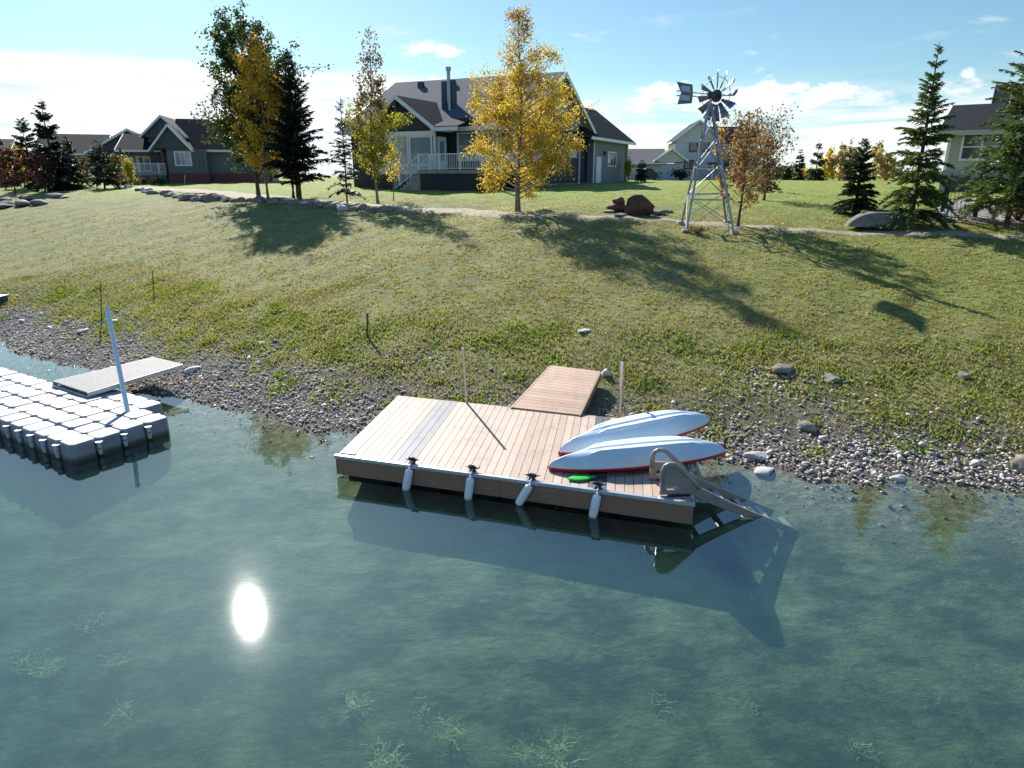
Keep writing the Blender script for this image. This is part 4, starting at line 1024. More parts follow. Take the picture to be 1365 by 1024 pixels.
def white_house():
    Y = 92.; p = on_ground(897, Y); fr = frame(p.x, p.y, R(-6), p.z); z0 = p.z; z = lambda row: row_z(row, Y, 920) - z0
    t = thing('house', p, 'white two storey house with dark roof and lower garage behind the windmill', 'house')
    walls(t, fr, 0, 5.6, 0, 8, -.3, z(190), M['whitesiding'])
    gable_roof(t, fr, -.5, 6.1, -.6, 8.6, z(189), z(160), M['roof'], 'v', .2, M['white'], M['whitesiding'], .5, trimw=.22)
    walls(t, fr, 5.62, 10.5, 1.5, 8, -.3, z(193), M['whitesiding'], 'side_wing')
    gable_roof(t, fr, 4.0, 11, .9, 8.6, z(192), z(166), M['roof'], 'u', .2, M['white'], M['whitesiding'], .5)
    MB().box((8.8, 4.4, z(175)), (9.8, 5.4, z(158)), fr).build('chimney', M['concrete'], t)
    for a, b in ((1.9, 2.7), (3.3, 4.1)): window(t, fr, a, b, 0, z(201), z(189), mull=0, rows=0, tm='slate', trim=.16)
    window(t, fr, 1.4, 2.7, 0, z(224), z(215), mull=1, tm='slate', trim=.14); window(t, fr, 6.6, 8.4, 1.5, z(226), z(213), mull=1, tm='slate')
    MB().box((4.2, -2.2, 1.9), (9.5, 0, 2.1), fr).build('porch_roof', M['slate'], t)
    for u in (4.4, 6.8, 9.2): MB().box((u, -2.1, 0), (u + .2, -1.9, 1.9), fr).build('porch_post', M['white'], t)
    Y2 = 86.; p2 = on_ground(880, Y2); f2 = frame(p2.x, p2.y, R(-6), p2.z); g = lambda row: row_z(row, Y2, 880) - p2.z
    walls(t, f2, -6.0, 2.5, 0, 6, -.3, g(218), M['whitesiding'], 'garage_wall'); gable_roof(t, f2, -6.5, .6, -.6, 6.6, g(217), g(197), M['roof_brown'], 'u', .2, M['white'], M['whitesiding'], .5, trimw=.16)
    gable_roof(t, f2, -.9, 3.0, -1.0, 6.6, g(214), g(198), M['roof_brown'], 'v', .18, M['white'], M['whitesiding'], .4, trimw=.16)
    MB().box((0, -.06, -.1), (2.0, .01, g(219)), f2).build('garage_door', pmat('pale_blue_door', (.50, .56, .62), (.46, .52, .58), 3), t)
    window(t, f2, -3.4, -2.3, 0, g(224), g(218) - .25, mull=1, trim=.1)
    # a long low roof seen between the houses
    p3 = on_ground(838, 110); f3 = frame(p3.x, p3.y, 0, p3.z)
    o = p2 + Vector((-1.3, -1.0, 0))
    c = thing('parked_car', f2(-1.6, -1.6, .0), 'dark car parked in front of the white garage', 'car')
    b = MB(); prof = [(-2.0, .25), (-2.05, .6), (-1.9, .8), (-1.2, .88), (-.7, 1.3), (.7, 1.32), (1.3, .92), (1.95, .82), (2.05, .55), (2.0, .25)]
    b.prism([f2(-1.6 + x * .55, -2.2, zz) for x, zz in prof], f2(0, 1.2, 0) - f2(0, 0, 0)); b.build('body', M['black'], c, bevel=.05)
    for x in (-1.2, 1.25):
        MB().tube([f2(-1.6 + x * .55, -2.24, .26), f2(-1.6 + x * .55, -2.05, .26)], .26, 14).build('wheel', M['dark'], c)
white_house()

def right_house():
    Y = 40.; p = on_ground(1252, Y); fr = frame(p.x, p.y, R(-34), p.z); z0 = p.z; z = lambda row: row_z(row, Y, 1290) - z0
    t = thing('house', p, 'beige house with dark hipped roof behind the spruces at the right edge', 'house')
    ze = z(176)
    walls(t, fr, 0, 12, 0, 9, 1.1, ze + .02, M['beige']); MB().box((-.05, -.06, -.5), (12, 8.9, 1.12), fr).build('stone_base', M['concrete'], t)
    # low hipped roof
    r = MB(); A, B, C, D = fr(-.5, -.7, ze), fr(12.6, -.7, ze), fr(12.6, 9.7, ze), fr(-.5, 9.7, ze); zt = z(131)
    E_, G_ = fr(-.3, 4.5, zt), fr(8.6, 4.5, zt)
    r.add([A, B, C, D, E_, G_], [(0, 1, 5, 4), (1, 2, 5), (2, 3, 4, 5), (3, 0, 4), (3, 2, 1, 0)]); r.build('roof', M['roof_dark'], t)
    f = MB().box((-.66, -.77, ze - .22), (12.66, -.69, ze + .03), fr).box((-.67, -.68, ze - .22), (-.60, 9.7, ze + .03), fr); f.build('fascia', M['beige'], t)
    gable_roof(t, fr, 1.6, 10.5, 5.0, 12, z(142), z(94), M['roof_dark'], 'u', .2, M['dark'], M['beige'], .4, trimw=.2)
    walls(t, fr, 2.5, 9, 5.6, 9.5, ze, z(144), M['beige'], 'upper_wall')
    MB().box((1.9, 2.6, z(151)), (2.3, 2.9, z(143)), fr).build('roof_vent', M['metal'], t)
    window(t, fr, .75, 2.45, 0, z(212), z(181), mull=1, rows=1, trim=.11); window(t, fr, 3.4, 5.4, 0, z(205), z(181), mull=1, trim=.1)
    MB().box((.0, -.05, 1.15), (.16, .0, ze), fr).build('corner_board', M['white'], t)
    window(t, fr, .3, 1.3, -.07, .1, .8, mull=0, trim=.05, tm='slate')
    # stone patio before it
    a = ground(1290, 285); v = []; K = 14
    pts = [ground(*q) for q in [(1235, 296), (1300, 298), (1380, 298), (1420, 275), (1330, 262), (1262, 268)]]
    c = sum(pts, Vector()) / len(pts); N = 10
    vs = [c + Vector((0, 0, .05))]; fs = []
    for k in range(1, N + 1):
        for i, q in enumerate(pts):
            for s in range(4):
                e = q.lerp(pts[(i + 1) % 6], s / 4); w = c.lerp(e, k / N); vs.append(Vector((w.x, w.y, float(tz(w.x, w.y)) + (.035 if k < N else 0))))
    m = 24
    vs[0].z = float(tz(c.x, c.y)) + .035
    for j in range(m): fs.append((0, 1 + j, 1 + (j + 1) % m))
    for k in range(N - 1):
        for j in range(m): fs.append((1 + k * m + j, 1 + (k + 1) * m + j, 1 + (k + 1) * m + (j + 1) % m, 1 + k * m + (j + 1) % m))
    struct(mesh_obj('patio', vs, fs, pmat('stone_rubble', (.12, .10, .09), (.36, .32, .29), 5, .9, .9, 14, detail=8)))
    # black fence
    A = ground(1252, 294); B = ground(1287, 297); Cc = ground(1262, 272)
    t = thing('fence', A, 'black iron picket fence between the spruce and the patio', 'fence')
    for P, Q in ((A, B), (Cc, A)):
        mb = MB(); L = (Q - P).length; n = int(L / .12)
        for i in range(n + 1):
            q = P.lerp(Q, i / n); mb.bar(q, q + Vector((0, 0, 1.25)), .014 if i % 8 else .05, up=(0, 1, 0))
        mb.bar(P + Vector((0, 0, 1.15)), Q + Vector((0, 0, 1.15)), .035); mb.bar(P + Vector((0, 0, .15)), Q + Vector((0, 0, .15)), .035); mb.build('fence_panel', M['dark'], t)
    g = ground(1251, 294)
    vv = rock_mesh(77, .42, .3, .26, .1); o = tag(mesh_obj('tarp', vv + np.array(g + Vector((0, 0, .12))), IF2, pmat('pale_blue_tarp', (.52, .60, .70), (.40, .48, .58), 4, .5, .3), None, True, g), 'crumpled pale blue tarp on the grass between the big spruce and the black fence', 'tarp')
right_house()

# ================================================================ WINDMILL
def windmill():
    c0 = ground(943, 300); Y = 26.0; c = on_ground(942, Y); z0 = c.z - .02
    t = thing('windmill', c, 'small galvanised farm windmill with lattice tower beside the orange tree', 'windmill')
    yaw = R(-7); top = Vector((col_x(947, Y + .2, row_z(135, Y)), Y + .2, row_z(138, Y, 947)))
    legs = []
    for k, (sx, sy) in enumerate(((-1, -1), (1, -1), (1, 1), (-1, 1))):
        x, y = sx * .86, sy * .86; xr = x * math.cos(yaw) - y * math.sin(yaw); yr = x * math.sin(yaw) + y * math.cos(yaw)
        b = c + Vector((xr, yr, 0)); b.z = float(tz(b.x, b.y)); tp = top + Vector((xr, yr, 0)) * .06; legs.append((b, tp))
        mb = MB(); d = (tp - b).normalized(); q = Vector((xr, yr, 0)).normalized(); s = Vector((-q.y, q.x, 0))
        a1 = (q + s).normalized() * .035; a2 = (q - s).normalized() * .035
        mb.bar(b - a1 * .8, tp - a1 * .4, .07, .012, up=a2); mb.bar(b - a2 * .8, tp - a2 * .4, .07, .012, up=a1)
        mb.build('leg', M['metal'], t)
        fm = MB().box((b.x - .12, b.y - .12, b.z - .05), (b.x + .12, b.y + .12, b.z + .1)); fm.build('footing', M['concrete'], t, bevel=.02)
    def at(k, f): return legs[k][0].lerp(legs[k][1], f)
    lv = [.03, .26, .5, .72, .9]
    for k in range(4):
        j = (k + 1) % 4
        for i, f in enumerate(lv[1:]):
            wd = .075 if i == 0 else .05
            MB().bar(at(k, f), at(j, f), wd, wd * .8).build('girt', M['metal'], t)
        for a, b in zip(lv[:-1], lv[1:]):
            MB().tube([at(k, a), at(j, b)], .010, 6).build('brace', M['blade'], t); MB().tube([at(k, b), at(j, a)], .010, 6).build('brace', M['blade'], t)
    # small platform
    MB().tube([top, top + Vector((0, 0, .35))], .05, 10).build('mast', M['metal'], t)
    hub = Vector((col_x(955, Y + .35, row_z(128, Y)), Y + .35, row_z(128, Y + .35, 955)))
    ax = Vector((.83, .56, .0)).normalized()
    MB().tube([hub - ax * .05, hub + ax * .05], .21, 18).build('hub', M['dark'], t, bevel=.01)
    MB().box(tuple(hub - ax * .35 - Vector((.09, .09, .10))), tuple(hub - ax * .35 + Vector((.09, .09, .12)))).build('gearbox', M['dark'], t, bevel=.03)
    MB().tube([hub - ax * .35, hub], .05).build('axle', M['metal'], t)
    sd = Vector((ax.y, -ax.x, 0)).normalized(); up = Vector((0, 0, 1))
    for k in range(12):
        a = math.radians(k * 30 + 3); rd = sd * math.cos(a) + up * math.sin(a); tg = -sd * math.sin(a) + up * math.cos(a)
        pt = (tg * math.cos(R(38)) + ax * math.sin(R(38)))
        mb = MB(); v = []
        for r, w, bow in ((.28, .055, 0), (.5, .085, .012), (.68, .115, .012), (.85, .14, 0)):
            for s in (-1, 0, 1): v.append(hub + rd * r + pt * (w * s) + ax * (.035 * (1 - abs(s)) + bow))
        f = [(i * 3 + j, (i + 1) * 3 + j, (i + 1) * 3 + j + 1, i * 3 + j + 1) for i in range(3) for j in range(2)]
        o = mesh_obj('blade', [tuple(p) for p in v], f, M['blade'], t, True); so = o.modifiers.new('t', 'SOLIDIFY'); so.thickness = .012
        MB().tube([hub + rd * .18, hub + rd * .8], .010, 6).build('spoke', M['metal'], t)
    for r in (.62,):
        MB().tube([hub + (sd * math.cos(a) + up * math.sin(a)) * r - ax * .03 for a in np.linspace(0, 2 * math.pi, 49)], .011, 6, cap=False).build('wheel_ring', M['metal'], t, smooth=True)
    # tail
    tb = hub - ax * .4
    e = hub - ax * 1.25
    for dz in (.03, -.06): MB().bar(tb + Vector((0, 0, dz)), hub - ax * 2.0 + Vector((0, 0, dz * 1.6)), .025, .03).build('tail_arm', M['metal'], t)
    def tv(x, z): return hub - ax * x + Vector((0, 0, z))
    poly = [(1.28, .29), (2.05, .33), (1.80, .0), (1.95, -.38), (1.25, -.31), (1.22, .0)]
    MB().prism([tv(x, z) for x, z in poly], sd * .012).build('tail_vane', pmat('blue_grey_vane', (.10, .16, .22), (.075, .12, .17), 5, .45, metal=.3), t)
    pm = pmat('faded_white_panel', (.50, .56, .62), (.40, .46, .52), 9, .5)
    for a in (.05, -.24):
        MB().prism([tv(x, z) for x, z in ((1.38, a), (1.84, a), (1.86, a + .17), (1.40, a + .17))], sd * .03).build('vane_panel', pm, t)
        MB().prism([tv(x, z) - sd * .018 for x, z in ((1.38, a), (1.84, a), (1.86, a + .17), (1.40, a + .17))], sd * .016).build('vane_panel', pm, t)
windmill()

def boat():
    p = ground(1170, 302); t = thing('overturned_boat', p, 'grey overturned small boat lying on the lawn below the big spruce', 'boat')
    ax = Vector((1, .12, 0)).normalized(); sd = Vector((-ax.y, ax.x, 0)); L = 2.3; vs = []
    NS, NC = 26, 12
    for i in range(NS + 1):
        s = i / NS; w = .52 * min(1, (.35 + s * 1.9)) * (1 if s < .9 else 1 - (s - .9) * 2.0); h = .50 * (1 - (1 - min(1, s * 2.2 + .12)) ** 2.2) * (1 if s < .88 else 1 - (s - .88) * 4)
        for j in range(NC + 1):
            q = -1 + 2 * j / NC; y = w * (abs(q) ** .85) * (1 if q > 0 else -1); z = h * (1 - abs(q) ** 3.4) + (.02 * math.cos(q * 14))
            vs.append(p + ax * (L * (s - .5)) + sd * y + Vector((0, 0, z)))
    f = [(i * (NC + 1) + j, (i + 1) * (NC + 1) + j, (i + 1) * (NC + 1) + j + 1, i * (NC + 1) + j + 1) for i in range(NS) for j in range(NC)]
    f += [tuple(range(NC + 1)), tuple(range(NS * (NC + 1), (NS + 1) * (NC + 1)))[::-1]]
    o = mesh_obj('hull', [tuple(v) for v in vs], f, pmat('faded_grey_hull', (.23, .205, .165), (.14, .125, .10), 3, .85, .2, spec=.15), t, True)
    k = MB().tube([p + ax * (L * (s - .47)) + Vector((0, 0, .50 * (1 - (1 - min(1, s * 2.2 + .12)) ** 2.2) + .03)) for s in (.08, .2, .4, .6, .8)], .025, 6); k.build('keel', M['dark'], t)
boat()
# ================================================================ TREES
YEL = [(.46, .35, .035), (.62, .46, .05), (.32, .30, .04), (.52, .28, .03), (.68, .54, .09), (.28, .27, .045)]
ORG_ = [(.32, .18, .09), (.40, .25, .11), (.26, .13, .07), (.37, .28, .12), (.22, .14, .09)]
AMB = [(.66, .38, .03), (.78, .52, .06), (.56, .27, .03), (.72, .56, .10), (.45, .34, .06)]
GRN = [(.03, .055, .016), (.05, .09, .022), (.075, .115, .03), (.025, .04, .014), (.10, .13, .035)]
YG = [(.22, .24, .03), (.32, .32, .035), (.16, .20, .03), (.38, .34, .04), (.42, .30, .04)]
SPR = [(.018, .036, .018), (.03, .055, .024), (.045, .075, .03), (.022, .042, .022)]
SPRL = [(.07, .12, .03), (.10, .16, .04), (.05, .09, .03), (.15, .19, .05)]
DKC = [(.010, .018, .012), (.018, .028, .017), (.014, .024, .015)]
RED = [(.08, .02, .025), (.11, .03, .035), (.05, .03, .02), (.09, .055, .03)]
BRN = [(.10, .075, .05), (.14, .10, .06), (.20, .14, .07), (.07, .055, .04)]
LM = {}
def lm(k):
    if k not in LM:
        LM[k] = leafmat('foliage_' + k, dict(yellow=YEL, orange=ORG_, amber=AMB, green=GRN, yellowgreen=YG, spruce=SPR, lightspruce=SPRL, darkspruce=DKC, red=RED, pale=[(.40, .31, .14), (.48, .38, .18), (.34, .26, .12), (.42, .37, .18)], brown=BRN, twigs=[(.16, .10, .08), (.22, .13, .10), (.10, .07, .06)])[k], .22 if 'spruce' in k else .36)
    return LM[k]
def leaf_quads(P, size, g, up=.3):
    n = len(P); d = g.normal(0, 1, (n, 3)); d[:, 2] -= up; d /= np.linalg.norm(d, axis=1, keepdims=True)
    w = np.cross(d, g.normal(0, 1, (n, 3))); w /= np.linalg.norm(w, axis=1, keepdims=True) + 1e-9
    L = (size * g.uniform(.7, 1.35, n))[:, None]; W = L * .38
    return np.stack([P, P + d * L * .5 + w * W, P + d * L, P + d * L * .5 - w * W], 1).reshape(-1, 3)
def broadleaf(px, Y, row_top, width_px, prof, nleaf, size, leaf, label, seed, row_bot=None, name='tree', cat='tree', trunk_r=.09, bark='palebark', base=None, group=None, nb=46, upw=.55, clump=.16, stems=1, lean=0., second=None, ztop=1.0, bare=0.):
    g = np.random.default_rng(seed); b = base or on_ground(px, Y); zt = row_z(row_top, b.y, px); Ht = (zt - b.z) * ztop
    half = width_px / 2 / F * (b.y * CT) ; ps = np.array(prof)        # prof: (height fraction, radius fraction)
    t = thing(name, b, label, cat, group)
    wood = MB(); pts = []
    for s in range(stems):
        k = 12; off = Vector((g.normal(0, .14), g.normal(0, .1), 0)) * (stems > 1); sl = Vector((g.normal(0, .045) * (stems > 1) + lean, g.normal(0, .03) * (stems > 1), 0))
        hh = Ht * (1 if s == 0 else g.uniform(.72, .95)); line = []
        ph = g.uniform(0, 6)
        for i in range(k + 1):
            f = i / k; line.append(b + off + sl * hh * f + Vector((.03 * hh * .3 * math.sin(f * 7 + ph), .03 * hh * .3 * math.cos(f * 6 + ph), hh * f - .06)))
        wood.tube(line, [trunk_r * (1 if stems == 1 else .7) * (1.25 if i == 0 else 1) * (1 - .93 * i / k) for i in range(k + 1)], 9)
        f0 = ps[0, 0]
        for q in range(nb // stems):
            f = f0 + (1 - f0) * (q + g.random()) / (nb // stems) * .985
            c = line[min(k - 1, int(f * k))].lerp(line[min(k, int(f * k) + 1)], f * k % 1)
            a = q * 2.4 + g.normal(0, .4); rl = half * float(np.interp(f, ps[:, 0], ps[:, 1])) * g.uniform(.62, 1.12)
            u = upw * (1 + f * .8) * g.uniform(.6, 1.3); d = Vector((math.cos(a), math.sin(a), u)).normalized(); L = rl / max(.3, math.hypot(d.x, d.y))
            br = [c + d * L * x + Vector((0, 0, -.10 * L * x * x * (1 - f))) + Vector((g.normal(0, .03), g.normal(0, .03), 0)) * L * x for x in (0, .33, .66, 1)]
            r0 = trunk_r * .36 * (1 - .7 * f); wood.tube(br, [r0, r0 * .7, r0 * .45, r0 * .15], 5, cap=False)
            dens = 1. if f < ztop else .5
            m = max(3, int(5 * L / max(half, .3) + 2))
            for _ in range(m):
                x = g.uniform(.25, 1.0) ** .8; p0 = c + d * L * x; e = d * .5 + Vector(g.normal(0, 1, 3)) * .8; e.normalize(); tl = L * g.uniform(.15, .34); p1 = p0 + e * tl
                wood.tube([p0, p1], [r0 * .28, r0 * .08], 4, cap=False)
                pts.append((p0, p1, f, 1.0 * (.4 + L)))
    wood.build('trunk', M[bark], t, smooth=True)
    w = np.array([q[3] * (1 - bare * max(0, (q[2] - .5) * 2)) for q in pts]); w = np.clip(w, .02, None) * g.gamma(1.1, 1., len(w)); w /= w.sum(); idx = g.choice(len(pts), nleaf, p=w)
    A = np.array([q[0] for q in pts]); B = np.array([q[1] for q in pts]); fr_ = np.array([q[2] for q in pts])
    x = g.uniform(-.3, 1.15, nleaf)[:, None]; P = A[idx] + (B[idx] - A[idx]) * x + g.normal(0, clump * (.35 + half * .28), (nleaf, 3))
    if second is None: mesh_obj('crown', leaf_quads(P, size, g), np.arange(4 * nleaf).reshape(-1, 4), lm(leaf), t)
    else:
        mt, f_at, mode = second; prob = 1 / (1 + np.exp(-(fr_[idx] - f_at) * mode)); k = g.random(nleaf) < prob
        v = leaf_quads(P, size, g)
        o = mesh_obj('crown', v, np.arange(4 * nleaf).reshape(-1, 4), [lm(leaf), lm(mt)], t); o.data.polygons.foreach_set('material_index', k.astype(np.int32))
    return t
def conifer(px, Y, row_top, width_px, leaf, label, seed, bare=.06, droop=.35, dens=1., nwh=26, size=.15, trunk_r=.08, pw=.85, group=None, name='spruce_tree', base=None, row_bot=None, open_=.0, jag=.25, cat='spruce'):
    g = np.random.default_rng(seed); b = base or on_ground(px, Y); Ht = row_z(row_top, b.y, px) - b.z; half = width_px / 2 / F * (b.y * CT)
    t = thing(name, b, label, cat, group); wood = MB()
    wood.tube([b + Vector((0, 0, -.05)), b + Vector((.02, 0, Ht * .5)), b + Vector((0, 0, Ht))], [trunk_r, trunk_r * .6, .008], 8)
    V = []
    for w_ in range(nwh):
        f = bare + (1 - bare) * ((w_ + g.uniform(-.5, .5)) / nwh); f = min(max(f, bare), .955)
        R_ = half * ((1 - f) / (1 - bare)) ** pw
        n = int(g.integers(5, 8)) if f < .8 else 4
        for k in range(n):
            a = k * 2 * math.pi / n + g.uniform(-.35, .35) + w_; f = f + g.uniform(-.5, .5) * (1 - bare) / nwh; L = R_ * g.uniform(1 - jag * 2, 1 + jag * .6) + .02; sz = size * (1 if f < .5 else 1.45 - .9 * f)
            if g.random() < open_: L *= .5
            rise = .30 + f * .75; c = Vector((b.x, b.y, b.z + Ht * f)); dh = Vector((math.cos(a), math.sin(a), 0))
            def pt(x): return c + dh * (L * x) + Vector((0, 0, L * (rise * x - (droop + .35) * x * x * (1.2 - f) * 1.0)))
            bp = [pt(x) for x in (0, .35, .7, 1)]; wood.tube(bp, [.018 + trunk_r * .15 * (1 - f), .014, .009, .004], 4, cap=False)
            m = max(5, int(dens * 58 * L / .9)); side = Vector((-dh.y, dh.x, 0))
            X = g.uniform(.10, 1.04, m)
            for x in X:
                p = pt(x); s = 1 if g.random() < .5 else -1; tw = (dh * g.uniform(.3, 1.0) + side * s * g.uniform(.1, 1.0) + Vector((0, 0, g.uniform(-.5, .25)))).normalized()
                ln = sz * g.uniform(.7, 1.5) * (1.15 - .35 * x); st = p + tw * g.uniform(0, L * .22 * (1.15 - x)) ; q = tw.cross(Vector(g.normal(0, 1, 3))).normalized() * (sz * .17)
                V += [st - q, st + q, st + tw * ln + q * .45, st + tw * ln - q * .45]
    wood.build('trunk', M['bark'], t)
    V = np.array(V); mesh_obj('crown', V, np.arange(len(V)).reshape(-1, 4), lm(leaf), t)
    return t
def shrub(px, Y, w, h, leaf, label, seed, n=900, size=.07, name='shrub', cat='shrub', group=None):
    g = np.random.default_rng(seed); b = on_ground(px, Y); t = thing(name, b, label, cat, group); wood = MB(); P = []
    for k in range(14):
        a = g.uniform(0, 6.28); d = Vector((math.cos(a) * w / 2 * g.uniform(.2, .9), math.sin(a) * w / 2 * g.uniform(.2, .9), h * g.uniform(.55, .95))); wood.tube([b, b + d * .5, b + d], [.02, .014, .005], 5, cap=False)
        m = n // 14; P.append(np.array(b + d * .72) + g.normal(0, 1, (m, 3)) * [w * .17, w * .17, h * .17])
    wood.build('stem', M['bark'], t); P = np.concatenate(P); P[:, 2] = np.maximum(P[:, 2], b.z + .02)
    mesh_obj('crown', leaf_quads(P, size, g), np.arange(4 * len(P)).reshape(-1, 4), lm(leaf), t)
    return t

# the yellow tree in the middle
bY = ground(692, 282)
broadleaf(692, bY.y, 8, 166, [(.07, .5), (.13, .92), (.28, 1.0), (.38, .98), (.5, .62), (.62, .60), (.68, .42), (.80, .28), (.9, .18), (1, .03)], 32000, .078, 'yellow', 'tall bright yellow aspen standing alone in front of the navy house', 31, base=bY, trunk_r=.115, nb=96, second=('orange', .80, 7), clump=.12, bare=.35, upw=.42)
# left group
broadleaf(344, 44, 30, 138, [(.10, .45), (.16, .95), (.3, 1.0), (.45, .80), (.6, .72), (.8, .55), (.93, .28), (1, .06)], 24000, .15, 'green', 'tall dark green poplar at the left end of the tree group', 32, trunk_r=.15, bark='bark', nb=92, stems=3, upw=.9, lean=-.028, clump=.10)
broadleaf(359, 41.5, 48, 78, [(.12, .55), (.25, .95), (.45, 1.0), (.6, .85), (.8, .45), (1, .05)], 11000, .125, 'amber', 'orange and gold aspen in the middle of the tree group', 33, trunk_r=.07, nb=60, upw=.8, second=('twigs', .93, 18))
bC = on_ground(400, 41)
conifer(402, 41, 62, 92, 'darkspruce', 'nearly black tall spruce at the right of the tree group', 34, bare=.13, dens=1.5, nwh=34, size=.2, base=bC, pw=.8, trunk_r=.12, droop=.0, jag=.42, open_=.3)
broadleaf(392, 42, 56, 60, [(.12, .7), (.3, .9), (.6, .6), (1, .2)], 2600, .12, 'darkspruce', 'dark multi stemmed bush with bare twigs among the black spruce branches', 35, trunk_r=.08, bark='bark', nb=60, stems=4, upw=1.2, lean=.02)
conifer(463, 37.5, 128, 48, 'darkspruce', 'thin sparse young spruce standing right of the dark tree group', 36, bare=.12, dens=.75, nwh=22, size=.14, open_=.3, trunk_r=.05, pw=.6)
bE = ground(502, 271)
broadleaf(502, bE.y, 33, 76, [(.14, .65), (.22, 1.0), (.36, .95), (.46, .62), (.6, .48), (.8, .38), (1, .05)], 7500, .115, 'yellowgreen', 'slim young aspen with yellow green lower leaves and bare top left of the deck', 37, base=bE, trunk_r=.07, nb=72, upw=.7, second=('twigs', .50, 22), bare=.96)
broadleaf(525, 38.5, 190, 34, [(.3, .6), (.6, 1), (1, .2)], 500, .10, 'yellow', 'small yellow sapling beside the house stairs', 38, trunk_r=.03, nb=20)
# right of the middle
bH = ground(985, 302)
broadleaf(985, bH.y, 152, 90, [(.16, .5), (.25, .85), (.42, 1.0), (.6, .85), (.8, .72), (.93, .4), (1, .1)], 3900, .095, 'orange', 'small orange brown tree with thinning leaves beside the windmill', 41, base=bH, trunk_r=.055, nb=62, bark='bark', bare=.75, second=('brown', .82, 10), clump=.10)
broadleaf(1018, 34, 165, 58, [(.1, .7), (.4, 1.0), (.8, .7), (1, .2)], 1500, .10, 'brown', 'grey brown nearly bare tree behind the orange tree', 42, trunk_r=.06, nb=70, bark='bark', bare=.5, upw=1.1)
conifer(1022, 40, 186, 34, 'darkspruce', 'small dark spruce hidden behind the bare tree', 43, nwh=16, size=.16)
bJ = ground(1139, 287)
conifer(1139, bJ.y, 184, 58, 'spruce', 'dense dark green cone shaped spruce left of the big spruce', 44, bare=.0, dens=2.6, nwh=26, size=.11, base=bJ, pw=.75, jag=.12, droop=.15)
bK = ground(1213, 299)
conifer(1213, bK.y, 56, 108, 'lightspruce', 'big green spruce with a thin pointed top behind the overturned boat', 45, bare=.02, dens=1.9, nwh=36, size=.12, base=bK, pw=.95, jag=.26, trunk_r=.09, droop=.3)
bL = ground(1341, 303)
conifer(1341, bL.y, 40, 150, 'lightspruce', 'sparse olive spruce with long bare trunk at the right edge', 46, bare=.10, dens=1.9, nwh=34, size=.125, base=bL, pw=.6, jag=.28, open_=.25, trunk_r=.09)
conifer(1362, 27, 130, 90, 'spruce', 'dark spruce cut by the right picture edge', 47, bare=.1, dens=1.2, nwh=22, size=.13, pw=.6)
conifer(1299, 26, 226, 44, 'lightspruce', 'small ragged pine in front of the stone patio', 48, bare=.2, dens=1.2, nwh=10, size=.11, pw=.5, name='pine_tree', cat='pine')
# far row on the right
for i, (px, top, w, kind, lab) in enumerate([(1086, 186, 26, 'spruce', 'far dark spruce, taller of the two at the left of the distant row'), (1063, 198, 18, 'spruce', 'far slim spruce at the left end of the distant row'),
        (1102, 200, 24, 'yellow', 'far yellow tree right of the distant dark spruce'), (1118, 192, 24, 'pale', 'far orange tree in the middle of the distant row'), (1133, 198, 22, 'pale', 'far golden tree just left of the cone shaped spruce'),
        (1165, 190, 26, 'pale', 'far orange tree seen between the two green spruces'), (1180, 205, 24, 'pale', 'far golden tree behind the left branches of the big spruce'), (1128, 185, 10, 'spruce', 'far thin spruce top above the orange trees'), (1048, 222, 12, 'spruce', 'far tiny spruce at the edge of the distant field')]):
    if kind == 'spruce': conifer(px, 78, top, w, kind, lab, 60 + i, nwh=14, size=.3, dens=.5, bare=.03, group='distant tree row')
    else: broadleaf(px, 80, top, w, [(.05, .7), (.4, 1.0), (.7, .7), (1, .1)], 900, .26, kind, lab, 60 + i, trunk_r=.1, nb=30, group='distant tree row')
g_ = random.Random(9)
fw = MB
for i in range(16):
    px = [1036, 1044, 1055, 1070, 1078, 1095, 1110, 1190, 1205, 1225, 1238, 858, 868, 1000, 1010, 1150][i]
    shrub(px, 95 + g_.uniform(-6, 10), g_.uniform(3, 5), g_.uniform(1.2, 2.0), g_.choice(['green', 'brown', 'yellow']), 'low far bush on the edge of the distant field', 400 + i, 500, .28, group='far bushes along the field')
# left border
for (px, Y, top, w, leaf, lab, kw) in [(76, 56, 130, 60, 'darkspruce', 'tall dark spruce with wide shoulders on the left', dict(bare=.04, dens=1.3, nwh=24, size=.26, pw=.8, jag=.35, trunk_r=.12)),
        (100, 58, 178, 34, 'spruce', 'shorter spruce tucked behind the right side of the tall left spruce', dict(nwh=16, size=.22, dens=1.2)),
        (45, 60, 157, 44, 'spruce', 'blue green spruce left of the tall dark spruce', dict(nwh=20, size=.24, dens=1.2, pw=.6)),
        (9, 66, 168, 30, 'spruce', 'slim spruce at the far left edge', dict(nwh=18, size=.24)),
        (140, 58, 187, 46, 'spruce', 'small broad spruce before the blue grey house', dict(nwh=16, size=.2, dens=1.1, bare=.1, pw=.6)),
        (855, 68, 214, 16, 'spruce', 'small round spruce before the white garage', dict(nwh=12, size=.2, pw=.5))]:
    conifer(px, Y, top, w, leaf, lab, 80 + px, **kw)
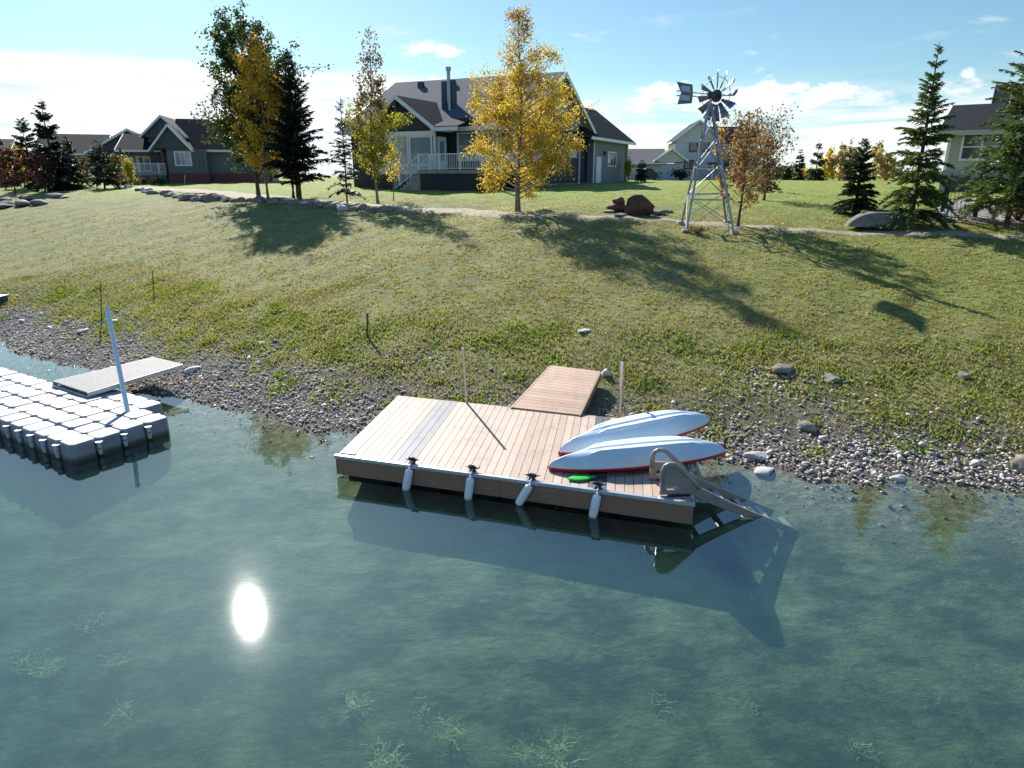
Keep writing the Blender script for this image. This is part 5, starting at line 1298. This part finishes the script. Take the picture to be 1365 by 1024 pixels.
for (px, Y, top, w, leaf, lab, n, sz) in [(21, 54, 200, 40, 'red', 'dark red leaved small tree at the left edge', 1400, .17), (60, 54, 205, 30, 'red', 'small red leaved tree before the tall left spruce', 900, .16),
        (34, 62, 196, 40, 'yellow', 'yellow leaved tree between the left spruces', 1300, .18), (158, 60, 208, 26, 'brown', 'small rounded olive brown tree beside the small broad spruce', 900, .16),
        (118, 62, 210, 22, 'brown', 'small brownish tree between two spruces before the blue grey house', 700, .17)]:
    broadleaf(px, Y, top, w, [(.12, .7), (.4, 1.0), (.7, .8), (1, .25)], n, sz, leaf, lab, 500 + px, trunk_r=.06, nb=34, bark='bark')
shrub(175.5, 64, 1.0, 2.6, 'yellowgreen', 'narrow yellow green columnar shrub left of the white porch railing', 601, 900, .14)
shrub(837.5, 70, .9, 2.4, 'yellowgreen', 'narrow green columnar shrub at the garage corner', 602, 800, .13)
shrub(907, 84, 2.2, 1.3, 'darkspruce', 'dark rounded shrub against the white house wall', 603, 600, .2)
for i, (px, w) in enumerate([(165, 1.2), (192, 1.0), (205, 1.2), (216, 1.0)]): shrub(px, 66, w, .7, ['green', 'brown', 'orange', 'green'][i], 'low garden shrub in the row before the white porch railing', 610 + i, 300, .14, group='low shrubs before the porch')
shrub(1180, 24.3, 1.1, .22, 'green', 'low green weeds growing against the overturned boat', 620, 900, .05)
shrub(930, 25.0, .9, .25, 'brown', 'dry weeds at the foot of the windmill', 621, 600, .05)
shrub(1356, 25.5, 1.4, .7, 'brown', 'brown scrub at the foot of the right edge spruce', 622, 900, .07)
# fallen leaves lie on the lawn round the yellow and orange trees
def fallen():
    g = np.random.default_rng(8); P = []
    for b, r, n in ((bY, 1.9, 900), (bE, 1.5, 350), (bH, 1.8, 500), (bK, 2.2, 250), (on_ground(360, 41), 2.6, 500)):
        P.append(np.stack([b.x + g.normal(0, r, n), b.y + g.normal(0, r * .8, n)], 1)[:n // 2])
    P = np.concatenate(P); P = np.c_[P, tz(P[:, 0], P[:, 1]) + .03]
    v = leaf_quads(P, .055, g, 0.0); 
    tag(mesh_obj('fallen_leaves', v, np.arange(len(v)).reshape(-1, 4), lm('yellow')), 'yellow leaves scattered on the lawn under the autumn trees', 'leaves', kind='stuff')
fallen()
